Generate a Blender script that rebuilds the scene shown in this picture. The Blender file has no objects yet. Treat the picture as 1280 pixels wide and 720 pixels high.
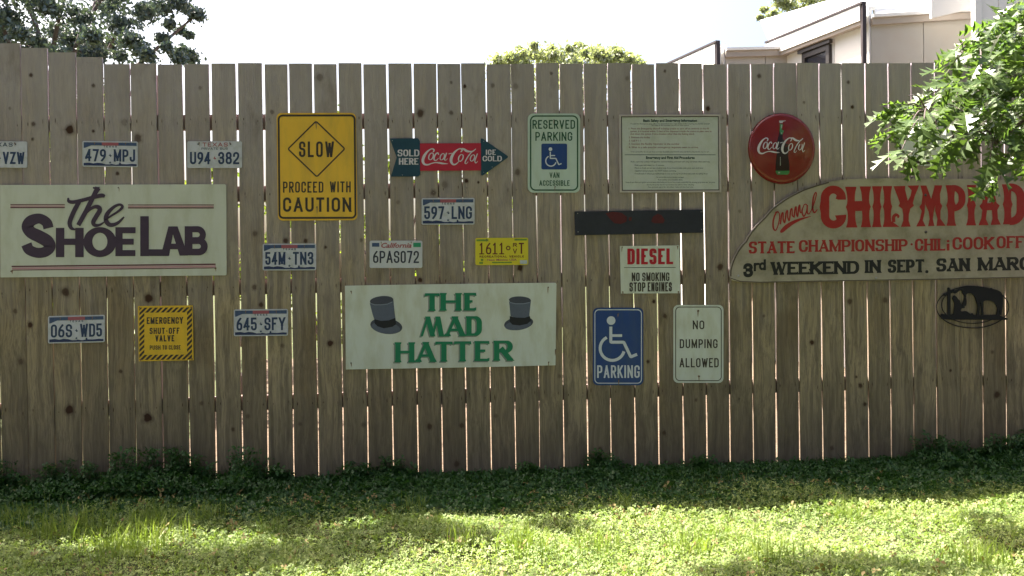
import bpy, math, random
import numpy as np
from mathutils import Vector, Matrix
random.seed(11)
rng = np.random.default_rng(7)
D2R = math.radians

# ------------------------------------------------------------------ camera
scene = bpy.context.scene
COL = scene.collection
F = 1155.0                                   # focal length in photograph pixels (1280 wide)
YAW, PITCH, ROLL = D2R(5.495), D2R(0.54), D2R(-0.754)
CAM = Vector((0, -5.426, 1.170))
fw = Vector((math.sin(YAW)*math.cos(PITCH), math.cos(YAW)*math.cos(PITCH), -math.sin(PITCH)))
rt = Vector((math.cos(YAW), -math.sin(YAW), 0))
up = rt.cross(fw)
rt, up = rt*math.cos(ROLL)+up*math.sin(ROLL), -rt*math.sin(ROLL)+up*math.cos(ROLL)
cam_data = bpy.data.cameras.new("camera")
cam = bpy.data.objects.new("camera", cam_data)
COL.objects.link(cam)
m3 = Matrix((rt, up, -fw)).transposed()
cam.matrix_world = Matrix.Translation(CAM) @ m3.to_4x4()
cam_data.sensor_width = 36.0
cam_data.lens = F/1280*36.0
cam_data.clip_start = 0.05
cam_data.clip_end = 2000
scene.camera = cam

# ------------------------------------------------------------------ light
SUN_EL, SUN_AZ = D2R(57.8), D2R(-50)         # sun beyond the fence, slightly to the left
world = bpy.data.worlds.new("World")
scene.world = world
world.use_nodes = True
wn = world.node_tree
for n in list(wn.nodes): wn.nodes.remove(n)
wo = wn.nodes.new('ShaderNodeOutputWorld')
bg = wn.nodes.new('ShaderNodeBackground')
sky = wn.nodes.new('ShaderNodeTexSky')
sky.sky_type = 'NISHITA'
sky.sun_disc = False
sky.sun_elevation = SUN_EL
sky.sun_rotation = SUN_AZ
sky.air_density = 1.0
sky.dust_density = 8.0
sky.ozone_density = 1.0
hsv = wn.nodes.new('ShaderNodeHueSaturation')
hsv.inputs['Saturation'].default_value = 1.2
wn.links.new(sky.outputs[0], hsv.inputs['Color'])
wn.links.new(hsv.outputs[0], bg.inputs['Color'])
bg.inputs['Strength'].default_value = 0.08
wn.links.new(bg.outputs[0], wo.inputs[0])
sd = bpy.data.lights.new("sun", 'SUN')
sd.energy = 5.0
sd.angle = D2R(0.5)
sd.color = (1.0, 0.95, 0.86)
sun = bpy.data.objects.new("sun", sd)
COL.objects.link(sun)
sun_dir = Vector((math.sin(SUN_AZ)*math.cos(SUN_EL), math.cos(SUN_AZ)*math.cos(SUN_EL), math.sin(SUN_EL)))
sun.rotation_euler = sun_dir.to_track_quat('Z', 'Y').to_euler()
sun.location = (0, 4, 12)
scene.view_settings.view_transform = 'Standard'
scene.view_settings.look = 'None'
scene.view_settings.gamma = 1.0
scene.view_settings.exposure = 2.42
scene.view_settings.use_curve_mapping = False
scene.cycles.max_bounces = 8
scene.cycles.transparent_max_bounces = 8

# ------------------------------------------------------------------ helpers
def ray(px, py):
    return fw + rt*((px-640)/F) - up*((py-360)/F)
def P(px, py, Y=0.0):
    """where the photograph's pixel meets the vertical plane y = Y"""
    d = ray(px, py)
    t = (Y-CAM.y)/d.y
    return CAM + d*t
def G(px, py, Z=0.0):
    d = ray(px, py)
    return CAM + d*((Z-CAM.z)/d.z)

def lin(c):
    return tuple(((x/255.0)/12.92 if x/255.0 <= 0.04045 else (((x/255.0)+0.055)/1.055)**2.4) for x in c)

MATS = {}
def mat(name, col, rough=0.6, var=0.0, scale=30.0, metal=0.0, bump=0.0, spec=0.4, dirt=None, dirt_scale=6.0, dirt_amt=0.5, cool=True, streak=1.0):
    if name in MATS: return MATS[name]
    m = bpy.data.materials.new(name); m.use_nodes = True
    nt = m.node_tree; b = nt.nodes['Principled BSDF']
    b.inputs['Roughness'].default_value = rough
    b.inputs['Metallic'].default_value = metal
    b.inputs['Specular IOR Level'].default_value = spec
    col = (col[0]*1.03, col[1]*.95, min(1, col[2]*1.2), 1.0) if cool else tuple(col)+(1.0,)
    b.inputs['Base Color'].default_value = col
    geo = nt.nodes.new('ShaderNodeNewGeometry')
    src = None
    if var > 0:
        nz = nt.nodes.new('ShaderNodeTexNoise'); nz.inputs['Scale'].default_value = scale; nz.inputs['Detail'].default_value = 6
        nt.links.new(geo.outputs['Position'], nz.inputs['Vector'])
        mx = nt.nodes.new('ShaderNodeMix'); mx.data_type = 'RGBA'
        mx.inputs[6].default_value = tuple(c*(1-var) for c in col[:3])+(1,)
        mx.inputs[7].default_value = tuple(min(1, c*(1+var)) for c in col[:3])+(1,)
        nt.links.new(nz.outputs['Fac'], mx.inputs[0]); src = mx.outputs[2]
    if dirt:
        n2 = nt.nodes.new('ShaderNodeTexNoise'); n2.inputs['Scale'].default_value = dirt_scale; n2.inputs['Detail'].default_value = 8
        n2.inputs['Roughness'].default_value = 0.65
        smp = nt.nodes.new('ShaderNodeMapping'); smp.inputs['Scale'].default_value = (1, 1, streak)
        nt.links.new(geo.outputs['Position'], smp.inputs[0]); nt.links.new(smp.outputs[0], n2.inputs['Vector'])
        rp = nt.nodes.new('ShaderNodeMapRange'); rp.inputs[1].default_value = 0.45; rp.inputs[2].default_value = 0.75
        rp.inputs[4].default_value = dirt_amt
        nt.links.new(n2.outputs['Fac'], rp.inputs[0])
        m2 = nt.nodes.new('ShaderNodeMix'); m2.data_type = 'RGBA'
        m2.inputs[6].default_value = col
        if src: nt.links.new(src, m2.inputs[6])
        m2.inputs[7].default_value = tuple(dirt)+(1,)
        nt.links.new(rp.outputs[0], m2.inputs[0]); src = m2.outputs[2]
    if src: nt.links.new(src, b.inputs['Base Color'])
    if bump > 0:
        n3 = nt.nodes.new('ShaderNodeTexNoise'); n3.inputs['Scale'].default_value = scale*2
        nt.links.new(geo.outputs['Position'], n3.inputs['Vector'])
        bp = nt.nodes.new('ShaderNodeBump'); bp.inputs['Strength'].default_value = bump; bp.inputs['Distance'].default_value = 0.01
        nt.links.new(n3.outputs['Fac'], bp.inputs['Height']); nt.links.new(bp.outputs[0], b.inputs['Normal'])
    MATS[name] = m
    return m

def mesh_obj(name, verts, faces, material, parent=None, origin=None, smooth=False):
    me = bpy.data.meshes.new(name)
    o0 = Vector(origin) if origin is not None else (parent_origin(parent) if parent else Vector((0, 0, 0)))
    me.from_pydata([tuple(Vector(v)-o0) for v in verts], [], faces)
    me.update()
    if isinstance(material, (list, tuple)):
        for mm in material: me.materials.append(mm)
    elif material: me.materials.append(material)
    if smooth:
        me.polygons.foreach_set('use_smooth', [True]*len(me.polygons))
    o = bpy.data.objects.new(name, me); COL.objects.link(o)
    if parent: o.parent = parent
    elif origin is not None: o.location = o0
    return o
def parent_origin(p):
    v = Vector((0, 0, 0))
    while p is not None:
        v += p.location; p = p.parent
    return v
def tag(o, label=None, cat=None, group=None, kind=None):
    if label: o['label'] = label
    if cat: o['category'] = cat
    if group: o['group'] = group
    if kind: o['kind'] = kind
    return o
def empty(name, loc, label, cat, group=None):
    o = bpy.data.objects.new(name, None); COL.objects.link(o); o.location = loc
    o.empty_display_size = 0.1
    return tag(o, label, cat, group)
def box(bmv, bmf, lo, hi):
    b = len(bmv)
    for z in (lo[2], hi[2]):
        for y in (lo[1], hi[1]):
            for x in (lo[0], hi[0]): bmv.append((x, y, z))
    for f in ((0,2,3,1),(4,5,7,6),(0,1,5,4),(2,6,7,3),(0,4,6,2),(1,3,7,5)): bmf.append(tuple(b+i for i in f))
def np_mesh(name, V, polys_n, material, parent=None, normals=None):
    """V (n,3) float array of separate polygons, each with polys_n corners"""
    n = len(V)//polys_n
    me = bpy.data.meshes.new(name)
    me.vertices.add(n*polys_n); me.vertices.foreach_set('co', V.astype(np.float32).ravel())
    me.loops.add(n*polys_n); me.loops.foreach_set('vertex_index', np.arange(n*polys_n, dtype=np.int32))
    me.polygons.add(n); me.polygons.foreach_set('loop_start', np.arange(0, n*polys_n, polys_n, dtype=np.int32))
    try: me.polygons.foreach_set('loop_total', np.full(n, polys_n, dtype=np.int32))
    except Exception: pass
    me.update(calc_edges=True)
    me.materials.append(material)
    o = bpy.data.objects.new(name, me); COL.objects.link(o)
    if parent: o.parent = parent
    return o
def tube(verts, faces, pts, radii, n=8):
    """tapered tube through pts"""
    b = len(verts); prev = None
    pts = [Vector(p) for p in pts]
    for i, p in enumerate(pts):
        d = (pts[min(i+1, len(pts)-1)]-pts[max(i-1, 0)]).normalized()
        a = Vector((0, 0, 1)) if abs(d.z) < .9 else Vector((1, 0, 0))
        if prev is None: u = d.cross(a).normalized()
        else: u = (prev-d*prev.dot(d)).normalized()
        prev = u; w = d.cross(u)
        for k in range(n):
            t = 2*math.pi*k/n
            verts.append(tuple(p+(u*math.cos(t)+w*math.sin(t))*radii[i]))
    for i in range(len(pts)-1):
        for k in range(n):
            k2 = (k+1) % n
            faces.append((b+i*n+k, b+i*n+k2, b+(i+1)*n+k2, b+(i+1)*n+k))
    faces.append(tuple(b+k for k in range(n))[::-1]); faces.append(tuple(b+(len(pts)-1)*n+k for k in range(n)))

# ------------------------------------------------------------------ flat print: strokes and outlines in the fence plane
def round_poly(pts, r, closed=False, seg=5):
    out = []; n = len(pts)
    for i, p in enumerate(pts):
        if not closed and i in (0, n-1): out.append(p); continue
        a, c = pts[i-1], pts[(i+1) % n]
        da = (a[0]-p[0], a[1]-p[1]); dc = (c[0]-p[0], c[1]-p[1])
        la, lc = math.hypot(*da), math.hypot(*dc)
        if la < 1e-6 or lc < 1e-6: continue
        ea = la if (not closed and i-1 == 0) else la/2
        ec = lc if (not closed and i+1 == n-1) else lc/2
        q = min(r, ea, ec)
        s = (p[0]+da[0]/la*q, p[1]+da[1]/la*q); e = (p[0]+dc[0]/lc*q, p[1]+dc[1]/lc*q)
        for k in range(seg+1):
            t = k/seg
            # circular-ish blend (rational quadratic)
            w = 0.7071
            b0, b1, b2 = (1-t)**2, 2*t*(1-t)*w, t*t
            s_ = b0+b1+b2
            out.append(((b0*s[0]+b1*p[0]+b2*e[0])/s_, (b0*s[1]+b1*p[1]+b2*e[1])/s_))
    res = [out[0]]
    for q in out[1:]:
        if math.hypot(q[0]-res[-1][0], q[1]-res[-1][1]) > 1e-4: res.append(q)
    return res
def spline(pts, seg=6, closed=False):
    n = len(pts); out = []
    rngi = range(n if closed else n-1)
    for i in rngi:
        if closed: p0, p1, p2, p3 = pts[(i-1) % n], pts[i], pts[(i+1) % n], pts[(i+2) % n]
        else: p0, p1, p2, p3 = pts[max(i-1, 0)], pts[i], pts[i+1], pts[min(i+2, n-1)]
        for k in range(seg):
            t = k/seg
            out.append(tuple(0.5*((2*p1[j])+(-p0[j]+p2[j])*t+(2*p0[j]-5*p1[j]+4*p2[j]-p3[j])*t*t+(-p0[j]+3*p1[j]-3*p2[j]+p3[j])*t**3) for j in range(len(p1))))
    if not closed: out.append(tuple(pts[-1]))
    return out
def clip_y(poly, lo, hi):
    for (lim, sgn) in ((lo, 1), (hi, -1)):
        out = []
        for i in range(len(poly)):
            a, b = poly[i-1], poly[i]
            ia, ib = (a[1]-lim)*sgn >= -1e-9, (b[1]-lim)*sgn >= -1e-9
            if ia != ib:
                t = (lim-a[1])/(b[1]-a[1]); out.append((a[0]+(b[0]-a[0])*t, lim))
            if ib: out.append(b)
        poly = out
        if len(poly) < 3: return []
    return poly

class Print:
    """collects flat painted polygons (pixel coordinates of the photograph laid on the fence plane) into one mesh"""
    def __init__(s, slope=0.0, cx=0.0, base=0.0, depth=None):
        s.v, s.f = [], []; s.slope, s.cx, s.base = slope, cx, base; s.depth = depth; s.marks = []
    def pt(s, x, y, lay):
        yy = y+s.slope*(x-s.cx)
        d = s.base+0.0001*lay
        if s.depth: d += s.depth(x, yy)
        q = P(x, yy); k = (q-CAM)
        return tuple(CAM+k*((-d-CAM.y)/k.y))
    def poly(s, pts, lay=0):
        if len(pts) < 3: return
        a = sum(pts[i-1][0]*pts[i][1]-pts[i][0]*pts[i-1][1] for i in range(len(pts)))
        if abs(a) < 1e-5: return
        if a > 0: pts = pts[::-1]
        b = len(s.v)
        for (x, y) in pts: s.v.append(s.pt(x, y, lay))
        s.f.append(tuple(range(b, b+len(pts))))
    def ribbon(s, pts, t, lay=0, contrast=1.0, ext=True, closed=False, clip=None, shadow=(0, 0)):
        """pts: (x,y) or (x,y,w)"""
        n = len(pts)
        if n < 2: return
        pts = [tuple(p) for p in pts]
        def hw(i, d):
            w = pts[i][2] if len(pts[i]) > 2 else t
            return w/2*(contrast+(1-contrast)*abs(d[1]))
        if ext and not closed:
            def push(p, q, tt):
                d = (p[0]-q[0], p[1]-q[1]); l = math.hypot(*d) or 1
                return (p[0]+d[0]/l*tt, p[1]+d[1]/l*tt)+tuple(p[2:])
            pts[0] = push(pts[0], pts[1], t/2*(1 if ext is True else ext)); pts[-1] = push(pts[-1], pts[-2], t/2*(1 if ext is True else ext))
        L, R = [], []
        for i in range(n):
            if closed: a, c = pts[i-1], pts[(i+1) % n]
            else: a, c = pts[max(i-1, 0)], pts[min(i+1, n-1)]
            p = pts[i]
            d1 = (p[0]-a[0], p[1]-a[1]); d2 = (c[0]-p[0], c[1]-p[1])
            l1, l2 = math.hypot(*d1), math.hypot(*d2)
            if l1 < 1e-9: d1, l1 = d2, l2
            if l2 < 1e-9: d2, l2 = d1, l1
            d1 = (d1[0]/l1, d1[1]/l1); d2 = (d2[0]/l2, d2[1]/l2)
            d = (d1[0]+d2[0], d1[1]+d2[1]); l = math.hypot(*d) or 1; d = (d[0]/l, d[1]/l)
            cosh = max(0.6, d[0]*d1[0]+d[1]*d1[1])
            h = hw(i, d)/cosh
            L.append((p[0]-d[1]*h+shadow[0], p[1]+d[0]*h+shadow[1])); R.append((p[0]+d[1]*h+shadow[0], p[1]-d[0]*h+shadow[1]))
        for i in range(n if closed else n-1):
            j = (i+1) % n
            q = [L[i], L[j], R[j], R[i]]
            if clip: q = clip_y(q, clip[0]+shadow[1], clip[1]+shadow[1])
            if len(q) >= 3: s.poly(q, lay)
    def rect(s, x0, y0, x1, y1, lay=0): s.poly([(x0, y0), (x1, y0), (x1, y1), (x0, y1)], lay)
    def rrect_line(s, x0, y0, x1, y1, r, t, lay=0):
        s.ribbon(round_poly([(x0, y0), (x1, y0), (x1, y1), (x0, y1)], r, True), t, lay, closed=True)
    def ellipse(s, cx, cy, rx, ry, lay=0, rot=0.0, n=28):
        c, q = math.cos(rot), math.sin(rot)
        s.poly([(cx+rx*math.cos(a)*c-ry*math.sin(a)*q, cy+rx*math.cos(a)*q+ry*math.sin(a)*c) for a in [2*math.pi*k/n for k in range(n)]], lay)
    def build(s, name, material, parent):
        if not s.f: return None
        o = None
        marks = sorted(set([0]+[m for m in s.marks if 0 < m < len(s.f)]))+[len(s.f)]
        for a, c in zip(marks, marks[1:]):
            fs = s.f[a:c]; ids = sorted({i for f in fs for i in f}); mp = {i: k for k, i in enumerate(ids)}
            o = mesh_obj(name, [s.v[i] for i in ids], [tuple(mp[i] for i in f) for f in fs], material, parent)
        return o

# stroke alphabet: width, strokes; x and y run 0..1 inside the letter; "r" rounded line, "c" closed rounded line
GL = {
'A': (.66, "0,0 .5,1;.5,1 1,0;b.17,.3 .83,.3"), 'B': (.58, "0,0 0,1;r0,1 .95,1 .95,.53 0,.53;r0,.53 1,.53 1,0 0,0"),
'C': (.58, "r1,.72 1,1 0,1 0,0 1,0 1,.28"), 'D': (.6, "0,0 0,1;r0,1 1,1 1,0 0,0"), 'E': (.5, "0,0 0,1;0,1 1,1;b0,.52 .85,.52;0,0 1,0"),
'F': (.5, "0,0 0,1;0,1 1,1;b0,.52 .85,.52"), 'G': (.6, "r1,.74 1,1 0,1 0,0 1,0 1,.45;b1,.45 .55,.45"), 'H': (.6, "0,0 0,1;1,0 1,1;b0,.52 1,.52"),
'I': (0, ".5,0 .5,1"), 'J': (.5, "r1,1 1,0 0,0 0,.28"), 'K': (.6, "0,0 0,1;0,.38 1,1;.33,.56 1,0"), 'L': (.5, "0,0 0,1;0,0 1,0"),
'M': (.8, "0,0 0,1;1,0 1,1;0,1 .5,.12;.5,.12 1,1"), 'N': (.62, "0,0 0,1;1,0 1,1;0,1 1,0"), 'O': (.6, "c0,0 0,1 1,1 1,0"),
'P': (.58, "0,0 0,1;r0,1 1,1 1,.44 0,.44"), 'Q': (.6, "c0,0 0,1 1,1 1,0;.55,.3 1,0"), 'R': (.58, "0,0 0,1;r0,1 1,1 1,.47 0,.47;.5,.47 1,0"),
'S': (.56, "r1,.74 1,1 0,1 0,.52 1,.52 1,0 0,0 0,.26"), 'T': (.56, "0,1 1,1;.5,0 .5,1"), 'U': (.6, "r0,1 0,0 1,0 1,1"),
'V': (.62, "0,1 .5,0;.5,0 1,1"), 'W': (.86, "0,1 .25,0;.25,0 .5,.85;.5,.85 .75,0;.75,0 1,1"), 'X': (.6, "0,0 1,1;0,1 1,0"),
'Y': (.62, "0,1 .5,.45;1,1 .5,.45;.5,.45 .5,0"), 'Z': (.56, "0,1 1,1;1,1 0,0;0,0 1,0"),
'0': (.52, "c0,0 0,1 1,1 1,0"), '1': (.24, "1,0 1,1;b0,.8 1,1"), '2': (.54, "r0,.72 0,1 1,1 1,.55 0,.1 0,0;0,0 1,0"),
'3': (.54, "r0,.78 0,1 .95,1 .95,.53 .35,.53;r.35,.53 1,.53 1,0 0,0 0,.22"), '4': (.58, ".72,0 .72,1;.72,1 0,.28;0,.28 1,.28"),
'5': (.54, "0,1 .9,1;0,1 0,.56;r0,.56 1,.62 1,0 0,0 0,.22"), '6': (.54, "c0,0 0,.56 1,.56 1,0;r0,.3 0,.62 .75,1"),
'7': (.54, "0,1 1,1;1,1 .35,0"), '8': (.54, "c0,0 0,.52 1,.52 1,0;c.06,.52 .06,1 .94,1 .94,.52"), '9': (.54, "c0,.44 0,1 1,1 1,.44;r1,.7 1,.38 .25,0"),
'-': (.3, "b0,.45 1,.45"), '.': (0, ".5,0 .5,.02"), '*': (.12, "b0,.55 1,.55;b.5,.48 .5,.62"), ' ': (.3, ""), "i": (0, ".5,0 .5,.5;.5,.72 .5,.78"),
'r': (.4, "0,0 0,.7;r0,.55 .2,.7 1,.7"), 'd': (.5, "1,0 1,1;c0,0 0,.66 1,.66 1,0"),
}
def glyph(pr, ch, x0, x1, y0, y1, t, contrast=1.0, serif=0.0, spur=0.0, rad=.5, shadow=None, slant=0.0):
    """letter in the pixel box; y0 top, y1 bottom"""
    w, spec = GL[ch]
    if not spec: return
    if ch == 'S' and t/(y1-y0) > .17: spec = 'r1,.86 1,1 0,1 0,.52 1,.52 1,0 0,0 0,.14'
    th = t*contrast
    cx0, cx1, cy0, cy1 = x0+t/2, x1-t/2, y1-th/2, y0+th/2
    if cx1 < cx0: cx0 = cx1 = (x0+x1)/2
    R = rad*max(cx1-cx0, 1e-3)
    if (cx1-cx0) < 1e-3: R = 0
    sh = shadow or (0, 0)
    for k, st in enumerate(spec.split(';')):
        mode = st[0] if st[0] in 'rcb' else ''
        pts = [tuple(float(q) for q in p.split(',')) for p in st.lstrip('rcb').split(' ')]
        pts = [(cx0+(cx1-cx0)*p[0], cy0+(cy1-cy0)*p[1]) for p in pts]
        straight = mode in ('', 'b')
        if mode in ('r', 'c'): pts = round_poly(pts, R*1.02, mode == 'c', 6)
        vert = straight and abs(pts[0][0]-pts[-1][0]) < 1e-6
        horiz = straight and abs(pts[0][1]-pts[-1][1]) < 1e-6
        c = contrast
        if spur > 0 and vert:
            lv = (0, .05, .16, .30, .42, .5, .58, .70, .84, .95, 1); wf = (.56, .54, .42, .37, .42, .55, .42, .37, .42, .54, .56)
            px = pts[0][0]
            for q in range(10):
                a0, a1 = y0+(y1-y0)*lv[q], y0+(y1-y0)*lv[q+1]
                pr.poly([(px-t*wf[q], a0), (px+t*wf[q], a0), (px+t*wf[q+1], a1), (px-t*wf[q+1], a1)], k)
            continue
        if straight and not vert and not horiz and contrast < 1:
            # diagonals rising to the right are the thin ones
            dx, dy = pts[-1][0]-pts[0][0], pts[-1][1]-pts[0][1]
            rising = dx*dy < 0
            tt = t*(0.55 if rising and ch in 'AVWMXY' else 0.98)
            pr.ribbon([(p[0], p[1], tt) for p in pts], tt, k, 1.0, ext=1.6, clip=(y0, y1), shadow=sh)
        else:
            pr.ribbon(pts, t if not horiz else t, k, c, ext=(False if mode in 'bc' and mode else (1.6 if straight and not vert and not horiz else True)) if not (vert and contrast < 1) else 1.0, closed=(mode == 'c'), clip=(y0, y1), shadow=sh)
        if serif > 0 and straight and mode != 'b':
            for p in (pts[0], pts[-1]):
                if not horiz:
                    for yy, sg in ((cy0, -1), (cy1, 1)):
                        if abs(p[1]-yy) < 1e-3:
                            e = y1 if sg < 0 else y0; hh = max(th*.7, t*.22)
                            a = serif*t
                            pr.poly([(p[0]-t/2-a+sh[0], e+sh[1]), (p[0]+t/2+a+sh[0], e+sh[1]), (p[0]+t/2+a*.8+sh[0], e+sg*hh*.7+sh[1]), (p[0]+t*.42+sh[0], e+sg*hh*1.7+sh[1]), (p[0]-t*.42+sh[0], e+sg*hh*1.7+sh[1]), (p[0]-t/2-a*.8+sh[0], e+sg*hh*.7+sh[1])], 6+k)
        if serif > 0 and horiz and ch in 'ELTFZ' :
            for p, q in ((pts[0], -1), (pts[-1], 1)):
                if ch != 'T' and q < 0: continue
                sg = 1 if abs(p[1]-cy1) < 1e-3 else (-1 if abs(p[1]-cy0) < 1e-3 else 0)
                ex = p[0]+q*t/2
                if sg: pr.poly([(ex-q*t*.45+sh[0], p[1]-sg*th*.5+sh[1]), (ex+sh[0], p[1]-sg*th*.5+sh[1]), (ex+q*t*.05+sh[0], p[1]+sg*(th*.5+t*serif*.9)+sh[1]), (ex-q*t*.1+sh[0], p[1]+sg*(th*.5+t*serif*.9)+sh[1]), (ex-q*t*.45+sh[0], p[1]+sg*th*.5+sh[1])], 7+k)
def text(pr, s, x0, x1, y0, y1, t, gap=None, **kw):
    if gap is None: gap = t*0.9
    pr.marks.append(len(pr.f))
    ws = [GL[c][0] for c in s]
    n = len(s)
    k = ((x1-x0)-n*t-(n-1)*gap)/max(sum(ws), 1e-6)
    x = x0
    for c, w in zip(s, ws):
        gw = k*w+t
        glyph(pr, c, x, x+gw, y0, y1, t, **kw)
        x += gw+gap
    pr.marks.append(len(pr.f))
def font_text(pr, s, x0, x1, y0, y1, lay=0, bold=0.0, shear=0.0):
    cu = bpy.data.curves.new('tmp', 'FONT'); cu.body = s; cu.resolution_u = 2; cu.offset = bold; cu.shear = shear
    ob = bpy.data.objects.new('tmp', cu); COL.objects.link(ob)
    dg = bpy.context.evaluated_depsgraph_get()
    me = bpy.data.meshes.new_from_object(ob.evaluated_get(dg))
    vs = [v.co.copy() for v in me.vertices]
    if vs:
        a0, a1 = min(v.x for v in vs), max(v.x for v in vs)
        b1 = 0.70; b0 = 0.0
        b = len(pr.v)
        for v in vs:
            x = x0+(v.x-a0)/(a1-a0)*(x1-x0); y = y1-(v.y-b0)/(b1-b0)*(y1-y0)
            pr.v.append(pr.pt(x, y, lay))
        for p in me.polygons: pr.f.append(tuple(b+i for i in p.vertices))
    bpy.data.objects.remove(ob); bpy.data.curves.remove(cu); bpy.data.meshes.remove(me)

def panel(parent, name, outline, material, back=0.004, front=0.007, cx=0, slope=0.0, edge_mat=None):
    """a plate or board: outline in photograph pixels, real thickness"""
    pr = Print(slope, cx, 0)
    n = len(outline)
    a = sum(outline[i-1][0]*outline[i][1]-outline[i][0]*outline[i-1][1] for i in range(n))
    if a > 0: outline = outline[::-1]
    v = []
    for d in (front, back):
        pr.base = d
        for (x, y) in outline: v.append(pr.pt(x, y, 0))
    # same outline on the back, straight behind the front
    for i in range(n):
        q = v[i]; v[n+i] = (q[0], -back, q[2])
    f = [tuple(range(n)), tuple(range(2*n-1, n-1, -1))]+[(i, n+i, n+(i+1) % n, (i+1) % n) for i in range(n)]
    return mesh_obj(name, v, f, material, parent)
def rrect(x0, y0, x1, y1, r): return round_poly([(x0, y0), (x1, y0), (x1, y1), (x0, y1)], r, True)
def screws(parent, pts, base, r=0.7, m=None, slope=0, cx=0):
    """small domed screw heads"""
    for (x, y) in pts:
        c = P(x, y+slope*(x-cx)); rr = r/213.0
        v, f = [], []
        for k in range(8):
            a = 2*math.pi*k/8; v.append((c.x+rr*math.cos(a), -base, c.z+rr*math.sin(a)))
        for k in range(8):
            a = 2*math.pi*k/8; v.append((c.x+rr*.6*math.cos(a), -base-rr*.5, c.z+rr*.6*math.sin(a)))
        f = [(k, (k+1) % 8, 8+(k+1) % 8, 8+k) for k in range(8)]+[tuple(range(8, 16))]
        mesh_obj('screw', v, f, m or MATS['screw'], parent)
        if m is None:
            q = Print(slope, cx, base+.0003); w = r*random.uniform(.5, .9); l = r*random.uniform(4, 10); o = random.uniform(-.3, .3)
            q.poly([(x-w, y), (x+w, y), (x+w*.7+o, y+l*.6), (x+o, y+l), (x-w*.6+o, y+l*.6)]); q.build('rust_streak', MATS['rust'], parent)
    if m is None and len(pts) > 1 and MATS.get('rust'):
        for (x, y) in pts:
            if random.random() < .6:
                q = Print(slope, cx, base+.00015); w = r*1.5
                q.poly([(x+w*random.uniform(.8, 1.2)*math.cos(a), y+w*random.uniform(.8, 1.3)*math.sin(a)) for a in [k*math.pi/5 for k in range(10)]]); q.build('rust_stain', MATS['rust'], parent)

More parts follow.
